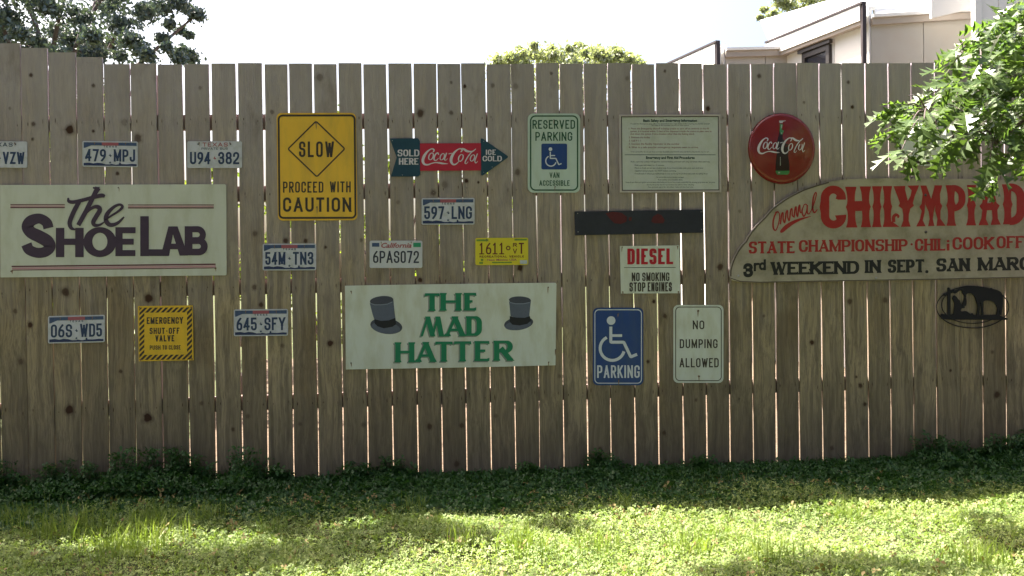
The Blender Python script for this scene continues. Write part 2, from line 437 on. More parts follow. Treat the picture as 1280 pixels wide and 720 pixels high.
# ------------------------------------------------------------------ materials
mat('screw', (0.10, 0.09, 0.08), 0.5, metal=0.6)
mat('rust', (0.24, 0.15, 0.09), 0.8, var=.4, scale=200)
def wood_material():
    m = bpy.data.materials.new('weathered_cedar'); m.use_nodes = True
    nt = m.node_tree; N = nt.nodes; Lk = nt.links; b = N['Principled BSDF']
    b.inputs['Roughness'].default_value = 0.85; b.inputs['Specular IOR Level'].default_value = 0.2
    geo = N.new('ShaderNodeNewGeometry')
    tone = N.new('ShaderNodeAttribute'); tone.attribute_type = 'OBJECT'; tone.attribute_name = 'tone'
    knot = N.new('ShaderNodeAttribute'); knot.attribute_type = 'GEOMETRY'; knot.attribute_name = 'knot'
    comb = N.new('ShaderNodeCombineXYZ'); 
    mul = N.new('ShaderNodeMath'); mul.operation = 'MULTIPLY'; mul.inputs[1].default_value = 37.0
    Lk.new(tone.outputs['Fac'], mul.inputs[0]); Lk.new(mul.outputs[0], comb.inputs['Z']); Lk.new(mul.outputs[0], comb.inputs['X'])
    add = N.new('ShaderNodeVectorMath'); add.operation = 'ADD'
    Lk.new(geo.outputs['Position'], add.inputs[0]); Lk.new(comb.outputs[0], add.inputs[1])
    mp = N.new('ShaderNodeMapping'); mp.inputs['Scale'].default_value = (1, 1, 0.05)
    Lk.new(add.outputs[0], mp.inputs[0])
    # slow warp so the grain wanders
    wz = N.new('ShaderNodeTexNoise'); wz.inputs['Scale'].default_value = 2.5; wz.inputs['Detail'].default_value = 2
    Lk.new(add.outputs[0], wz.inputs['Vector'])
    ws = N.new('ShaderNodeVectorMath'); ws.operation = 'SCALE'; ws.inputs['Scale'].default_value = 0.06
    Lk.new(wz.outputs['Color'], ws.inputs[0])
    ad2 = N.new('ShaderNodeVectorMath'); ad2.operation = 'ADD'
    Lk.new(mp.outputs[0], ad2.inputs[0]); Lk.new(ws.outputs[0], ad2.inputs[1])
    g1 = N.new('ShaderNodeTexNoise'); g1.inputs['Scale'].default_value = 150; g1.inputs['Detail'].default_value = 8; g1.inputs['Roughness'].default_value = 0.7
    g2 = N.new('ShaderNodeTexNoise'); g2.inputs['Scale'].default_value = 38; g2.inputs['Detail'].default_value = 3
    Lk.new(ad2.outputs[0], g1.inputs['Vector']); Lk.new(ad2.outputs[0], g2.inputs['Vector'])
    g3 = N.new('ShaderNodeTexNoise'); g3.inputs['Scale'].default_value = 6; g3.inputs['Detail'].default_value = 6; g3.inputs['Roughness'].default_value = 0.6
    mp3 = N.new('ShaderNodeMapping'); mp3.inputs['Scale'].default_value = (1, 1, 0.35)
    Lk.new(add.outputs[0], mp3.inputs[0]); Lk.new(mp3.outputs[0], g3.inputs['Vector'])
    def mix(fac, a, bb, bt='MIX'):
        x = N.new('ShaderNodeMix'); x.data_type = 'RGBA'; x.blend_type = bt
        for s, i in ((fac, 0), (a, 6), (bb, 7)):
            if isinstance(s, (float, int)): x.inputs[i].default_value = s
            elif isinstance(s, tuple): x.inputs[i].default_value = s+(1,)
            else: Lk.new(s, x.inputs[i])
        return x.outputs[2]
    def rng_(s, a, b_, c=0.0, d=1.0):
        x = N.new('ShaderNodeMapRange'); x.inputs[1].default_value = a; x.inputs[2].default_value = b_
        x.inputs[3].default_value = c; x.inputs[4].default_value = d; Lk.new(s, x.inputs[0]); return x.outputs[0]
    base = mix(rng_(tone.outputs['Fac'], 0, 1), (0.225, 0.158, 0.108), (0.47, 0.355, 0.255))
    base = mix(rng_(g3.outputs['Fac'], .35, .7), base, (0.37, 0.295, 0.232))
    base = mix(rng_(g2.outputs['Fac'], .42, .66, 0, .7), base, (0.15, 0.115, 0.10))
    base = mix(rng_(g1.outputs['Fac'], .44, .70, 0, .72), base, (0.10, 0.078, 0.07))
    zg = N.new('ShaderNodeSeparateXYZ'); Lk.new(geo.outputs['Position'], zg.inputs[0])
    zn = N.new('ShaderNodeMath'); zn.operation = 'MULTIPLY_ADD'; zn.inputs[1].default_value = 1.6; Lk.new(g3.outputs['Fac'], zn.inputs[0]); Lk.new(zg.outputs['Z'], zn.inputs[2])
    base = mix(rng_(zn.outputs[0], 1.7, 3.2, 0, .66), base, (0.46, 0.40, 0.50))  # paler, bluer with height: silvering, heightened in colour to imitate glare at the top
    # rising damp and splash dirt: a tide mark low on the boards, and streaks
    sep = N.new('ShaderNodeSeparateXYZ'); Lk.new(geo.outputs['Position'], sep.inputs[0])
    zz = N.new('ShaderNodeMath'); zz.operation = 'ADD'; Lk.new(sep.outputs['Z'], zz.inputs[0])
    zs = N.new('ShaderNodeMath'); zs.operation = 'MULTIPLY'; zs.inputs[1].default_value = -0.9; Lk.new(g3.outputs['Fac'], zs.inputs[0])
    Lk.new(zs.outputs[0], zz.inputs[1])
    base = mix(rng_(zz.outputs[0], -0.35, 0.15, .5, 0), base, (0.13, 0.095, 0.06))
    base = mix(rng_(g3.outputs['Fac'], .58, .72, 0, .55), base, (0.16, 0.115, 0.095))
    kc = mix(rng_(knot.outputs['Fac'], 0, .85), base, (0.055, 0.026, 0.020))
    Lk.new(kc, b.inputs['Base Color'])
    bp = N.new('ShaderNodeBump'); bp.inputs['Strength'].default_value = 0.7; bp.inputs['Distance'].default_value = 0.004
    Lk.new(g1.outputs['Fac'], bp.inputs['Height']); Lk.new(bp.outputs[0], b.inputs['Normal'])
    return m
WOOD = wood_material()
mat('rail_wood', (0.20, 0.15, 0.11), 0.85, var=.3, scale=20)

def leaf_mat(name, c1, c2, rough=0.45, trans=0.35, scale=3.0, spec=0.4):
    m = bpy.data.materials.new(name); m.use_nodes = True
    nt = m.node_tree; N = nt.nodes; Lk = nt.links; b = N['Principled BSDF']; out = N['Material Output']
    geo = N.new('ShaderNodeNewGeometry'); nz = N.new('ShaderNodeTexNoise'); nz.inputs['Scale'].default_value = scale
    Lk.new(geo.outputs['Position'], nz.inputs['Vector'])
    rp = N.new('ShaderNodeMath'); rp.operation = 'MULTIPLY_ADD'; rp.inputs[1].default_value = 0.55
    Lk.new(geo.outputs['Random Per Island'], rp.inputs[0]); 
    sc = N.new('ShaderNodeMath'); sc.operation = 'MULTIPLY'; sc.inputs[1].default_value = 0.6; Lk.new(nz.outputs['Fac'], sc.inputs[0])
    Lk.new(sc.outputs[0], rp.inputs[2])
    mx = N.new('ShaderNodeMix'); mx.data_type = 'RGBA'; mx.inputs[6].default_value = c1+(1,); mx.inputs[7].default_value = c2+(1,)
    Lk.new(rp.outputs[0], mx.inputs[0])
    Lk.new(mx.outputs[2], b.inputs['Base Color']); b.inputs['Roughness'].default_value = rough; b.inputs['Specular IOR Level'].default_value = spec
    tr = N.new('ShaderNodeBsdfTranslucent')
    br = N.new('ShaderNodeMix'); br.data_type = 'RGBA'; br.blend_type = 'MULTIPLY'; br.inputs[0].default_value = 1
    Lk.new(mx.outputs[2], br.inputs[6]); br.inputs[7].default_value = (1.3, 1.5, 0.6, 1)
    Lk.new(br.outputs[2], tr.inputs['Color'])
    ms = N.new('ShaderNodeMixShader'); ms.inputs[0].default_value = trans
    Lk.new(b.outputs[0], ms.inputs[1]); Lk.new(tr.outputs[0], ms.inputs[2]); Lk.new(ms.outputs[0], out.inputs['Surface'])
    MATS[name] = m; return m

# ------------------------------------------------------------------ ground
def ground_mat(name, c1, c2, c3, scale):
    m = bpy.data.materials.new(name); m.use_nodes = True
    nt = m.node_tree; N = nt.nodes; Lk = nt.links; b = N['Principled BSDF']; b.inputs['Roughness'].default_value = .95
    b.inputs['Specular IOR Level'].default_value = 0.1
    geo = N.new('ShaderNodeNewGeometry')
    a = N.new('ShaderNodeTexNoise'); a.inputs['Scale'].default_value = scale; a.inputs['Detail'].default_value = 8; Lk.new(geo.outputs['Position'], a.inputs['Vector'])
    c = N.new('ShaderNodeTexNoise'); c.inputs['Scale'].default_value = scale*0.08; c.inputs['Detail'].default_value = 4; Lk.new(geo.outputs['Position'], c.inputs['Vector'])
    x = N.new('ShaderNodeMix'); x.data_type = 'RGBA'; x.inputs[6].default_value = c1+(1,); x.inputs[7].default_value = c2+(1,)
    r = N.new('ShaderNodeMapRange'); r.inputs[1].default_value = .35; r.inputs[2].default_value = .65; Lk.new(a.outputs['Fac'], r.inputs[0]); Lk.new(r.outputs[0], x.inputs[0])
    y = N.new('ShaderNodeMix'); y.data_type = 'RGBA'; y.inputs[7].default_value = c3+(1,); Lk.new(x.outputs[2], y.inputs[6])
    r2 = N.new('ShaderNodeMapRange'); r2.inputs[1].default_value = .5; r2.inputs[2].default_value = .65; Lk.new(c.outputs['Fac'], r2.inputs[0]); Lk.new(r2.outputs[0], y.inputs[0])
    Lk.new(y.outputs[2], b.inputs['Base Color'])
    bp = N.new('ShaderNodeBump'); bp.inputs['Distance'].default_value = .02; Lk.new(a.outputs['Fac'], bp.inputs['Height']); Lk.new(bp.outputs[0], b.inputs['Normal'])
    return m
GM = ground_mat('soil_and_turf', (0.045, 0.06, 0.022), (0.09, 0.085, 0.045), (0.06, 0.075, 0.03), 40)
g = mesh_obj('ground', [(-700, -300, -0.012), (700, -300, -0.012), (700, 900, -0.012), (-700, 900, -0.012)], [(0, 1, 2, 3)], GM)
tag(g, 'flat ground of soil and thin turf under the lawn and beyond the fence', kind='structure')
DM = ground_mat('pale_gravel', (0.10, 0.070, 0.048), (0.17, 0.125, 0.09), (0.08, 0.058, 0.04), 30)
v = [(-1.6, 0.25, -0.004), (11, 0.25, -0.004), (13, 9.0, -0.004), (-2.6, 9.0, -0.004)]
tag(mesh_obj('gravel_drive', v, [(0, 1, 2, 3)], DM), 'pale sunlit gravel drive seen through the gaps behind the fence', kind='structure')

# ------------------------------------------------------------------ lawn: clover-like ground cover and grass blades
def rot_z(v, a):
    c, s = np.cos(a)[:, None], np.sin(a)[:, None]
    return np.concatenate([v[:, :1]*c-v[:, 1:2]*s, v[:, :1]*s+v[:, 1:2]*c, v[:, 2:]], 1)
def hfield(x, y):
    return 0.018*np.sin(x*2.1+1)*np.sin(y*3.3)+0.012*np.sin(x*5.7+y*4.1)
def clover(n, x0, x1, y0, y1, smin, smax, hmax, name, material, tilt=0.55, label=None, wfun=None):
    x = rng.uniform(x0, x1, n); y = rng.uniform(y0, y1, n)
    if wfun is not None:
        k = rng.uniform(0, 1, n) < wfun(x, y); x, y = x[k], y[k]; n = len(x)
    z = rng.uniform(0.0, 1, n)**1.2*hmax+hfield(x, y)
    return leaflets(x, y, z, rng.uniform(smin, smax, n), tilt, name, material, label)
def leaflets(x, y, z, s, tilt, name, material, label=None, k3=3):
    n = len(x); a0 = rng.uniform(0, 2*math.pi, n)
    tx, ty = rng.normal(0, tilt, n), rng.normal(0, tilt, n)
    quads = []
    for k in range(k3):
        a = a0+k*2*math.pi/k3+rng.normal(0, .15, n)
        ca, sa = np.cos(a), np.sin(a)
        drop = rng.normal(-0.1, .25, n)
        def pt(u, w, dz):
            px = (u*ca-w*sa)*s; py = (u*sa+w*ca)*s
            pz = px*tx+py*ty+(dz+drop*u)*s
            return np.stack([x+px, y+py, z+pz], 1)
        q = [pt(0.05, 0, 0), pt(.62, -.36, .12), pt(1.0, 0, -0.05), pt(.62, .36, .12)]
        quads.append(np.stack(q, 1))
    V = np.stack(quads, 1).reshape(-1, 3)
    o = np_mesh(name, V, 4, material)
    if label: tag(o, label, kind='stuff')
    return o
def blades(n, x0, x1, y0, y1, hmin, hmax, w, name, material, label, wfun=None, lean=.45):
    x = rng.uniform(x0, x1, n); y = rng.uniform(y0, y1, n)
    if wfun is not None:
        k = rng.uniform(0, 1, n) < wfun(x, y); x, y = x[k], y[k]; n = len(x)
    h = rng.uniform(hmin, hmax, n); a = rng.uniform(0, 2*math.pi, n); b = rng.uniform(0, 2*math.pi, n)
    l = np.abs(rng.normal(0, lean, n))*h
    z = hfield(x, y)-0.01
    dx, dy = np.cos(a), np.sin(a); wx, wy = np.cos(b)*w/2, np.sin(b)*w/2
    def p(t, sgn, k):
        return np.stack([x+dx*l*t*t+wx*sgn*k, y+dy*l*t*t+wy*sgn*k, z+h*t*(1-.25*t*(l/h))], 1)
    q1 = np.stack([p(0, -1, .8), p(0, 1, .8), p(.5, 1, 1), p(.5, -1, 1)], 1)
    q2 = np.stack([p(.5, -1, 1), p(.5, 1, 1), p(1, 1, .12), p(1, -1, .12)], 1)
    o = np_mesh(name, np.stack([q1, q2], 1).reshape(-1, 3), 4, material)
    return tag(o, label, kind='stuff')
leaf_mat('clover_leaf', (0.075, 0.155, 0.04), (0.37, 0.42, 0.16), 0.6, .3, 2.2, .25)
leaf_mat('grass_blade', (0.10, 0.17, 0.03), (0.30, 0.34, 0.09), 0.5, .35, 2.2)
leaf_mat('dry_leaf', (0.14, 0.10, 0.035), (0.27, 0.20, 0.075), 0.7, .1, 3)
leaf_mat('weed_leaf', (0.024, 0.075, 0.020), (0.060, 0.135, 0.034), 0.45, .3, 2.2)  # leaf colour darkened to imitate the fence's shade on the ground
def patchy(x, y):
    near = np.clip((-y-.45)/.35, 0, 1)  # clover thinned here to leave room for the shade-imitating weed band
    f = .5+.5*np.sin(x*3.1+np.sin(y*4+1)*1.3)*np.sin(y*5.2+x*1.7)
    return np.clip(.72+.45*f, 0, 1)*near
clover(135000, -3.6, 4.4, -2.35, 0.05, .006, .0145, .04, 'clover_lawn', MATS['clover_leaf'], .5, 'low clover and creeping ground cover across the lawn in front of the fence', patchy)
clover(22000, -6.5, 7.5, -5.5, -2.3, .012, .024, .045, 'clover_lawn_near', MATS['clover_leaf'], .5, 'clover ground cover of the lawn nearest the viewer')
bpy.data.objects['clover_lawn_near'].name = 'clover_lawn.001'
def tufts(x, y):
    f = np.sin(x*4.3+2)*np.sin(y*6.1+x*2.2+1)
    return np.clip(.22+np.maximum(f, 0)**2*1.2, 0, 1)*np.clip((-y-.3)/.4, 0.15, 1)
blades(90000, -3.8, 4.6, -2.4, 0.1, .02, .07, .0028, 'lawn_grass', MATS['grass_blade'], 'short grass blades growing through the clover lawn', tufts)
def tall(x, y):
    s = np.zeros_like(x)
    for (cx, cy, r) in TALL: s = np.maximum(s, np.exp(-(((x-cx)**2+(y-cy)**2)/r**2)))
    return s
TALL = []
for (px, py, r) in ((85, 664, .16), (165, 682, .2), (255, 655, .06), (268, 652, .05), (20, 655, .12), (340, 668, .05), (645, 690, .08), (660, 700, .08), (575, 690, .07), (745, 690, .09), (1225, 705, .12), (860, 690, .09), (1200, 660, .05), (520, 640, .06), (195, 660, .1), (780, 640, .05), (1060, 650, .08), (960, 700, .1)):
    q = G(px, py); TALL.append((q.x, q.y, r))
blades(60000, -3.2, 4.0, -2.2, -0.4, .06, .15, .0038, 'tall_grass', MATS['grass_blade'], 'taller loose tufts of grass standing out of the lawn', lambda x, y: np.clip(tall(x, y)*1.3-.12, 0, .8), .4)
clover(1500, -3.6, 4.4, -2.3, -0.3, .012, .024, .05, 'dry_leaf_litter', MATS['dry_leaf'], .6, 'dry brown leaves scattered in the lawn')
clover(900, -2.7, -1.9, -1.45, -1.1, .012, .024, .05, 'dry_leaf_litter', MATS['dry_leaf'], .6, 'bare brown patch with dry leaves at the lower left of the lawn')
# weeds at the fence foot, spread outward as a dark band imitating its shade
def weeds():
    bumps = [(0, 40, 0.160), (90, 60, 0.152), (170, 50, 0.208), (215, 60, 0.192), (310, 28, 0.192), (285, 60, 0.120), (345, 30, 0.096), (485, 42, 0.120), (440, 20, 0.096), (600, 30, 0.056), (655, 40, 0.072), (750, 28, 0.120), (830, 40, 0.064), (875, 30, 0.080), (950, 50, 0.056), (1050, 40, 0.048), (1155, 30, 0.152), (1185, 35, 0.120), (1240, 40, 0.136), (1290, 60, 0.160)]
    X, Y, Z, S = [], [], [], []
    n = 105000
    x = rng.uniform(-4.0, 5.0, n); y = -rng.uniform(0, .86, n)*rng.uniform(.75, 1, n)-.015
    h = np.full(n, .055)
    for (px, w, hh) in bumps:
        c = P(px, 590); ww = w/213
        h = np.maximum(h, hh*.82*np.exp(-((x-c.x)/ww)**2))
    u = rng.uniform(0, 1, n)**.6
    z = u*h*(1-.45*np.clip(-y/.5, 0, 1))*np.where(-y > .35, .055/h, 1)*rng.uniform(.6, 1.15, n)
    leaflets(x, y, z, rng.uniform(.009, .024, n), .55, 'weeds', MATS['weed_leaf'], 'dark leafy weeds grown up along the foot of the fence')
    m = 420
    x = rng.uniform(-4, 5, m); y = -rng.uniform(.01, .12, m); hh = np.full(m, .06)
    for (px, w, q) in bumps:
        c = P(px, 590); hh = np.maximum(hh, q*1.25*np.exp(-((x-c.x)/(w/213))**2))
    # leggy stems with leaves alternating up them
    lx, ly, lz = [], [], []
    V, Fc = [], []
    for i in range(m):
        if hh[i] < .08: continue
        a = rng.uniform(0, 6.28); le = rng.uniform(0, .35)*hh[i]
        pts = [(x[i]+math.cos(a)*le*t*t, y[i]-abs(math.sin(a))*le*t*t, hh[i]*t) for t in (0, .5, 1)]
        tube(V, Fc, pts, [.0022, .0018, .001], 4)
        for t in np.linspace(.25, 1, 6):
            for s in (-1, 1):
                lx.append(x[i]+math.cos(a)*le*t*t+s*.014); ly.append(y[i]-abs(math.sin(a))*le*t*t+rng.normal(0, .01)); lz.append(hh[i]*t)
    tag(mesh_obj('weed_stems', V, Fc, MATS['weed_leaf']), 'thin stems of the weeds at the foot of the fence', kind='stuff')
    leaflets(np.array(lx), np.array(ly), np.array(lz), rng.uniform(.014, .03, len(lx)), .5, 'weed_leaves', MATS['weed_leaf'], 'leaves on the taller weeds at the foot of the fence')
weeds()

# ------------------------------------------------------------------ the fence
top = [25.8,60,95,129,162.5,195.8,228.8,262.5,295.8,329,360.3,391,422,453,484,515.8,546,576,607.5,638.5,668.8,699,729,758.8,789,819,849,878.5,908.8,938,967,996,1024,1052,1081,1110,1139,1168,1197,1226,1255,1284]
bot = [35.6,69,103,136.4,170,203.7,237,270,303,335,367,398,429.3,460,491.5,522.5,553,583.4,614,644.6,674.6,705,735,764,794.4,824,854.7,884,913,942,971.4,1000,1029,1057.7,1086.4,1115,1143,1172,1201,1230,1258.5,1287]
wt = [1.5,2,1.5,2,2,2.5,4,4.2,4.2,4.2,2.6,3,3,3,3.2,3,1.6,1.2,2,.7,3,2,2,2,2.4,2.4,2.6,1.8,2.6,2,1.8,.4,1.2,.3,1.8,1.8,.9,1.8,.8,1.2,1.2,1.5]
wb = [1.6,1.4,2.6,2.2,2,2.6,2.6,3.6,3.2,3,3,2.2,2.2,2.2,2.2,2.2,2.6,2.4,2,2.2,1.2,2,3,1.8,2.6,3,3,3,2.2,2.2,3,2.2,2.2,2.6,2,1.4,1.2,2,.5,1.2,1.6,2]
while top[0] > -420:
    top.insert(0, top[0]-35.2+random.uniform(-.4, .4)); bot.insert(0, bot[0]-34.2); wt.insert(0, 2); wb.insert(0, 2)
nleft = top.index(25.8)
while top[-1] < 1680:
    top.append(top[-1]+28.6); bot.append(bot[-1]+28.3); wt.append(random.uniform(1, 2)); wb.append(random.uniform(1, 2))
def edge_x(i, py, side):
    """x of the gap i's left (-1) or right (+1) side at row py"""
    k = (py-90)/470.0
    return top[i]+(bot[i]-top[i])*k+side*0.5*(wt[i]*.80+(wb[i]*.54-wt[i]*.80)*k+max(0, top[i]-700)/500*.62*min(1, .5*(wt[i]+wb[i])-.2))
KNOTS = [(92,162,6,1),(172,173,5.5,.7),(147,217,2.5,.8),(39,94,2.5,.8),(117,107,2.5,.7),(42,155,3,.7),(117,164,2,.8),(41,174,2,.7),(162,153,5,.35),(82,365,6,.8),(19,389,3,.6),(38,406,3.5,.9),(186,373,6,.9),(151,464,2.5,.7),(87,512,6.5,1),(185,522,7.5,1),(26,452,4,.5),(340,140,3,.5),(400,97,5,.5),(522,142,5.5,.8),(581,108,2.5,1),(564,103,2,.6),(616,107,3,.5),(564,141,3,.6),(582,226,3,.9),(598,228,1.6,1),(543,241,4,.6),(553,231,5,.4),(643,215,4.5,.6),(644,108,4,.4),(689,92,2.5,.6),(784,98,3,.4),(831,89,2,.7),(882,136,3.5,.9),(949,95,3,.7),(1060,103,2.5,.7),(1065,134,2.5,1),(319,292,3.5,.5),(382,301,3,.8),(357,301,3.5,.8),(407,309,2,.8),(318,359,3.5,.6),(327,381,3.5,.8),(413,429,4,1),(353,432,3,.5),(521,350,3.5,.9),(650,335,4.5,.9),(818,377,2.6,.9),(831,395,3,.7),(900,334,5,.8),(810,452,2.5,.8),(1015,428,3.5,.9),(1060,377,4,.7),(1110,375,4,.6),(1075,482,3.5,.8),(1083,505,3,.8),(1188,463,2,.8),(1246,493,5,.8),(1098,577,3.5,.7),(1070,471,2,.7),(537,533,4,.7),(578,532,3.5,.6),(750,561,3,.6),(830,541,3,.6),(571,580,4,.6),(252,504,3,.5),(456,531,3,.4),(1005,128,2,.5),(1240,440,2.5,.5),(1040,560,3,.5),(700,470,2.5,.4),(870,500,2.5,.5),(955,395,2,.5),(60,300,3,.5),(310,520,3,.4),(375,530,2.5,.4),(620,520,3,.4),(250,110,2.5,.4),(455,300,2.5,.5),(700,240,2.5,.4)]
fence = empty('wooden_fence', (0, 0, 0), 'tall weathered board fence with narrow gaps, signs and plates hung on it', 'fence')
RAILS = [((150, 153), (1045, 145)), ((298, 242), (909, 230)), ((50, 365), (968, 344)), ((150, 510), (1045, 480))]
def rail_y(r, px):
    (x0, y0), (x1, y1) = RAILS[r]
    return y0+(y1-y0)*(px-x0)/(x1-x0)
def disc_mesh(parent, spots, yoff, tone, name):
    V, Fc, A = [], [], []
    for (c, rx, rz, s) in spots:
        b = len(V); n = 12
        V.append((c.x, yoff, c.z)); A.append(s)
        ph = [random.uniform(.85, 1.15) for _ in range(n)]
        for ring, val in ((.55, s*.92), (.8, s*.35), (1.25, 0.0)):
            for k in range(n):
                a = 2*math.pi*k/n
                V.append((c.x+math.cos(a)*rx*ring*ph[k], yoff+(.0004 if ring > 1 else 0), c.z+math.sin(a)*rz*ring*ph[k])); A.append(val)
        for k in range(n):
            k2 = (k+1) % n
            Fc.append((b, b+1+k, b+1+k2))
            for r in range(2):
                o = b+1+r*n; Fc.append((o+k, o+n+k, o+n+k2, o+k2))
    o = mesh_obj(name, V, Fc, WOOD, parent)
    at = o.data.attributes.new('knot', 'FLOAT', 'POINT'); at.data.foreach_set('value', A)
    o['tone'] = tone; o['kind'] = 'stuff'
    return o
def ptop(i):
    """top of plank left of gap i, in photograph rows"""
    k = i-nleft
    if k < 0: return 54+k*5.5 if k > -8 else 10
    if k < 4: return (54, 60, 65.5, 71.5)[k]
    return 79.7+random.uniform(-.9, .8)-(max(0, i-nleft-28)*.12)
for i in range(1, len(top)):
    ty = ptop(i) if i-nleft >= 0 else ptop(i)
    yoff = random.uniform(-.0025, .0025)
    if i-nleft in (30, 33): yoff = .004
    rows = [ty]+[90+k*(520/11) for k in range(12)]
    rows[-1] = 606
    L = [P(edge_x(i-1, r, 1), r) for r in rows]; R = [P(edge_x(i, r, -1), r) for r in rows]
    V, Fc = [], []
    w1, w2 = random.uniform(0, 6), random.uniform(0, 6)
    for k, (a, b) in enumerate(zip(L, R)):
        ja = .0008*math.sin(k*1.7+w1)+random.uniform(-.0004, .0004); jb = .0008*math.sin(k*1.3+w2)+random.uniform(-.0004, .0004)
        cup = .0012
        for (f, dy) in ((0, 0.0015), (.012, 0), (.5, -cup), (.988, 0), (1, 0.0015), (1, .014), (.5, .0132), (0, .014)):
            V.append((a.x+ja+(b.x+jb-a.x-ja)*f, yoff+dy, a.z+(b.z-a.z)*f))
    n = 8
    for k in range(len(rows)-1):
        for q in range(n):
            q2 = (q+1) % n; Fc.append((k*n+q, k*n+q2, (k+1)*n+q2, (k+1)*n+q))
    Fc.append(tuple(range(n))); Fc.append(tuple((len(rows)-1)*n+q for q in range(n))[::-1])
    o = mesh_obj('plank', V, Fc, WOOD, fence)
    tone = 0.0 if i-nleft == 31 else random.random(); o['tone'] = tone
    a, b = edge_x(i-1, 300, 1), edge_x(i, 300, -1)
    spots = []
    for (kx, ky, kr, ks) in KNOTS:
        kr = min(kr*1.1, 6.5)
        if edge_x(i-1, ky, 1)-1 < kx <= edge_x(i, ky, -1)+1:
            kx = min(max(kx, edge_x(i-1, ky, 1)+kr*1.3), edge_x(i, ky, -1)-kr*1.3)
            c = P(kx, ky); spots.append((c, kr/213, kr*1.15/213, ks))
    if not (0 < a < 1280) or len(spots) == 0:
        for _ in range(random.randint(0, 2)):
            ky = random.uniform(100, 560); kr = random.uniform(1.5, 3.5)
            c = P(random.uniform(edge_x(i-1, ky, 1)+kr*1.4, edge_x(i, ky, -1)-kr*1.4), ky)
            spots.append((c, kr/213, kr*1.3/213, random.uniform(.3, .7)))
    if spots: disc_mesh(o, spots, yoff-.0018, tone, 'knot')
    nails = []
    for r in range(4):
        for fx in (.18, .82):
            xx = edge_x(i-1, 300, 1)
            ky = rail_y(r, (a+b)/2)+random.uniform(-3, 3)
            x0, x1 = edge_x(i-1, ky, 1), edge_x(i, ky, -1)
            c = P(x0+(x1-x0)*(fx+random.uniform(-.05, .05)), ky)
            nails.append((c, .0026, random.uniform(.004, .018), random.uniform(.35, .95)))
            if random.random() < .5:
                c2 = Vector((c.x+random.uniform(-.01, .01), 0, c.z-random.uniform(.01, .03)))
                nails.append((c2, .0016, random.uniform(.006, .014), random.uniform(.2, .5)))
    disc_mesh(o, nails, yoff-.0022, tone, 'nail_stain')
for r, ((x0, y0), (x1, y1)) in enumerate(RAILS):
    a, b = P(x0, y0), P(x1, y1)
    s = (b.z-a.z)/(b.x-a.x)
    lo, hi = P(-400, 300).x, P(1650, 300).x
    V, Fc = [], []
    box(V, Fc, (lo, .0185, -.043), (hi, .055, .043))
    V = [(v[0], v[1], v[2]+a.z+s*(v[0]-a.x)) for v in V]
    mesh_obj('rail', V, Fc, MATS['rail_wood'], fence)
for k in range(2, len(top), 16):
    c = P((edge_x(k-1, 300, 1)+edge_x(k, 300, -1))/2, 300)
    V, Fc = [], []; box(V, Fc, (c.x-.044, .0565, -.3), (c.x+.044, .148, 2.38)); mesh_obj('post', V, Fc, MATS['rail_wood'], fence)

# ------------------------------------------------------------------ signs and plates
CREAM = mat('cream_board', (0.58, 0.62, 0.50), 0.55, var=.04, scale=8, dirt=(0.36, 0.34, 0.25), dirt_scale=12, dirt_amt=.45, streak=.3)
CREAM2 = mat('pale_board', (0.62, 0.68, 0.57), 0.55, var=.03, scale=9, dirt=(0.38, 0.34, 0.22), dirt_scale=12, dirt_amt=.5, streak=.3)
PLUM = mat('plum_paint', (0.055, 0.034, 0.062), 0.6, var=.15, scale=40)
PINK = mat('pink_stripe', (0.50, 0.30, 0.30), 0.6)
MAROON = mat('maroon_stripe', (0.12, 0.03, 0.05), 0.6)
YEL = mat('yellow_sign', (0.80, 0.50, 0.045), 0.45, var=.06, scale=6, dirt=(.42, .27, .07), dirt_scale=16, dirt_amt=.45, streak=.25)
YEL2 = mat('yellow_tin', (0.78, 0.50, 0.03), 0.45, var=.06, scale=14, dirt=(.3, .2, .05), dirt_scale=20, dirt_amt=.3)
YEL3 = mat('yellow_plate', (0.66, 0.58, 0.03), 0.4, var=.05, scale=20)
BLACK = mat('black_paint', (0.045, 0.035, 0.03), 0.55, var=.2, scale=40)
SEAM = mat('steel_grey', (0.35, 0.35, 0.34), 0.5)
WHITE = mat('white_sign', (0.66, 0.70, 0.64), 0.45, var=.03, scale=9)
PLATE = mat('plate_white', (0.56, 0.59, 0.60), 0.4, var=.05, scale=25, dirt=(.30, .29, .27), dirt_scale=30, dirt_amt=.5)
NAVY = mat('plate_navy', (0.022, 0.045, 0.11), 0.45)
BAND = mat('plate_blue_band', (0.05, 0.085, 0.17), 0.45, var=.4, scale=80)
BANDR = mat('plate_red_print', (0.34, 0.10, 0.12), 0.5)
DKBLUE = mat('plate_skyline', (0.02, 0.035, 0.10), 0.5, var=.4, scale=120)
MINT = mat('reflective_mint_white', (0.50, 0.62, 0.52), 0.4, var=.03, scale=10, dirt=(.34, .38, .30), dirt_scale=14, dirt_amt=.45, streak=.25)
SGREEN = mat('sign_green', (0.015, 0.085, 0.045), 0.5)
SBLUE = mat('sign_blue', (0.013, 0.052, 0.20), 0.4, var=.1, scale=12, dirt=(.06, .09, .15), dirt_scale=18, dirt_amt=.4, streak=.3)
SWHITE = mat('sign_white_print', (0.60, 0.66, 0.66), 0.45)
TEAL = mat('dark_teal_tin', (0.012, 0.055, 0.085), 0.4, var=.1, scale=20)
CRED = mat('red_tin', (0.45, 0.018, 0.045), 0.4, var=.06, scale=14)
SCRIPT = mat('pale_script', (0.62, 0.60, 0.60), 0.45)
GRN = mat('emerald_paint', (0.005, 0.20, 0.09), 0.5, var=.12, scale=25)
GREYSH = mat('grey_shadow_paint', (0.22, 0.26, 0.23), 0.6)
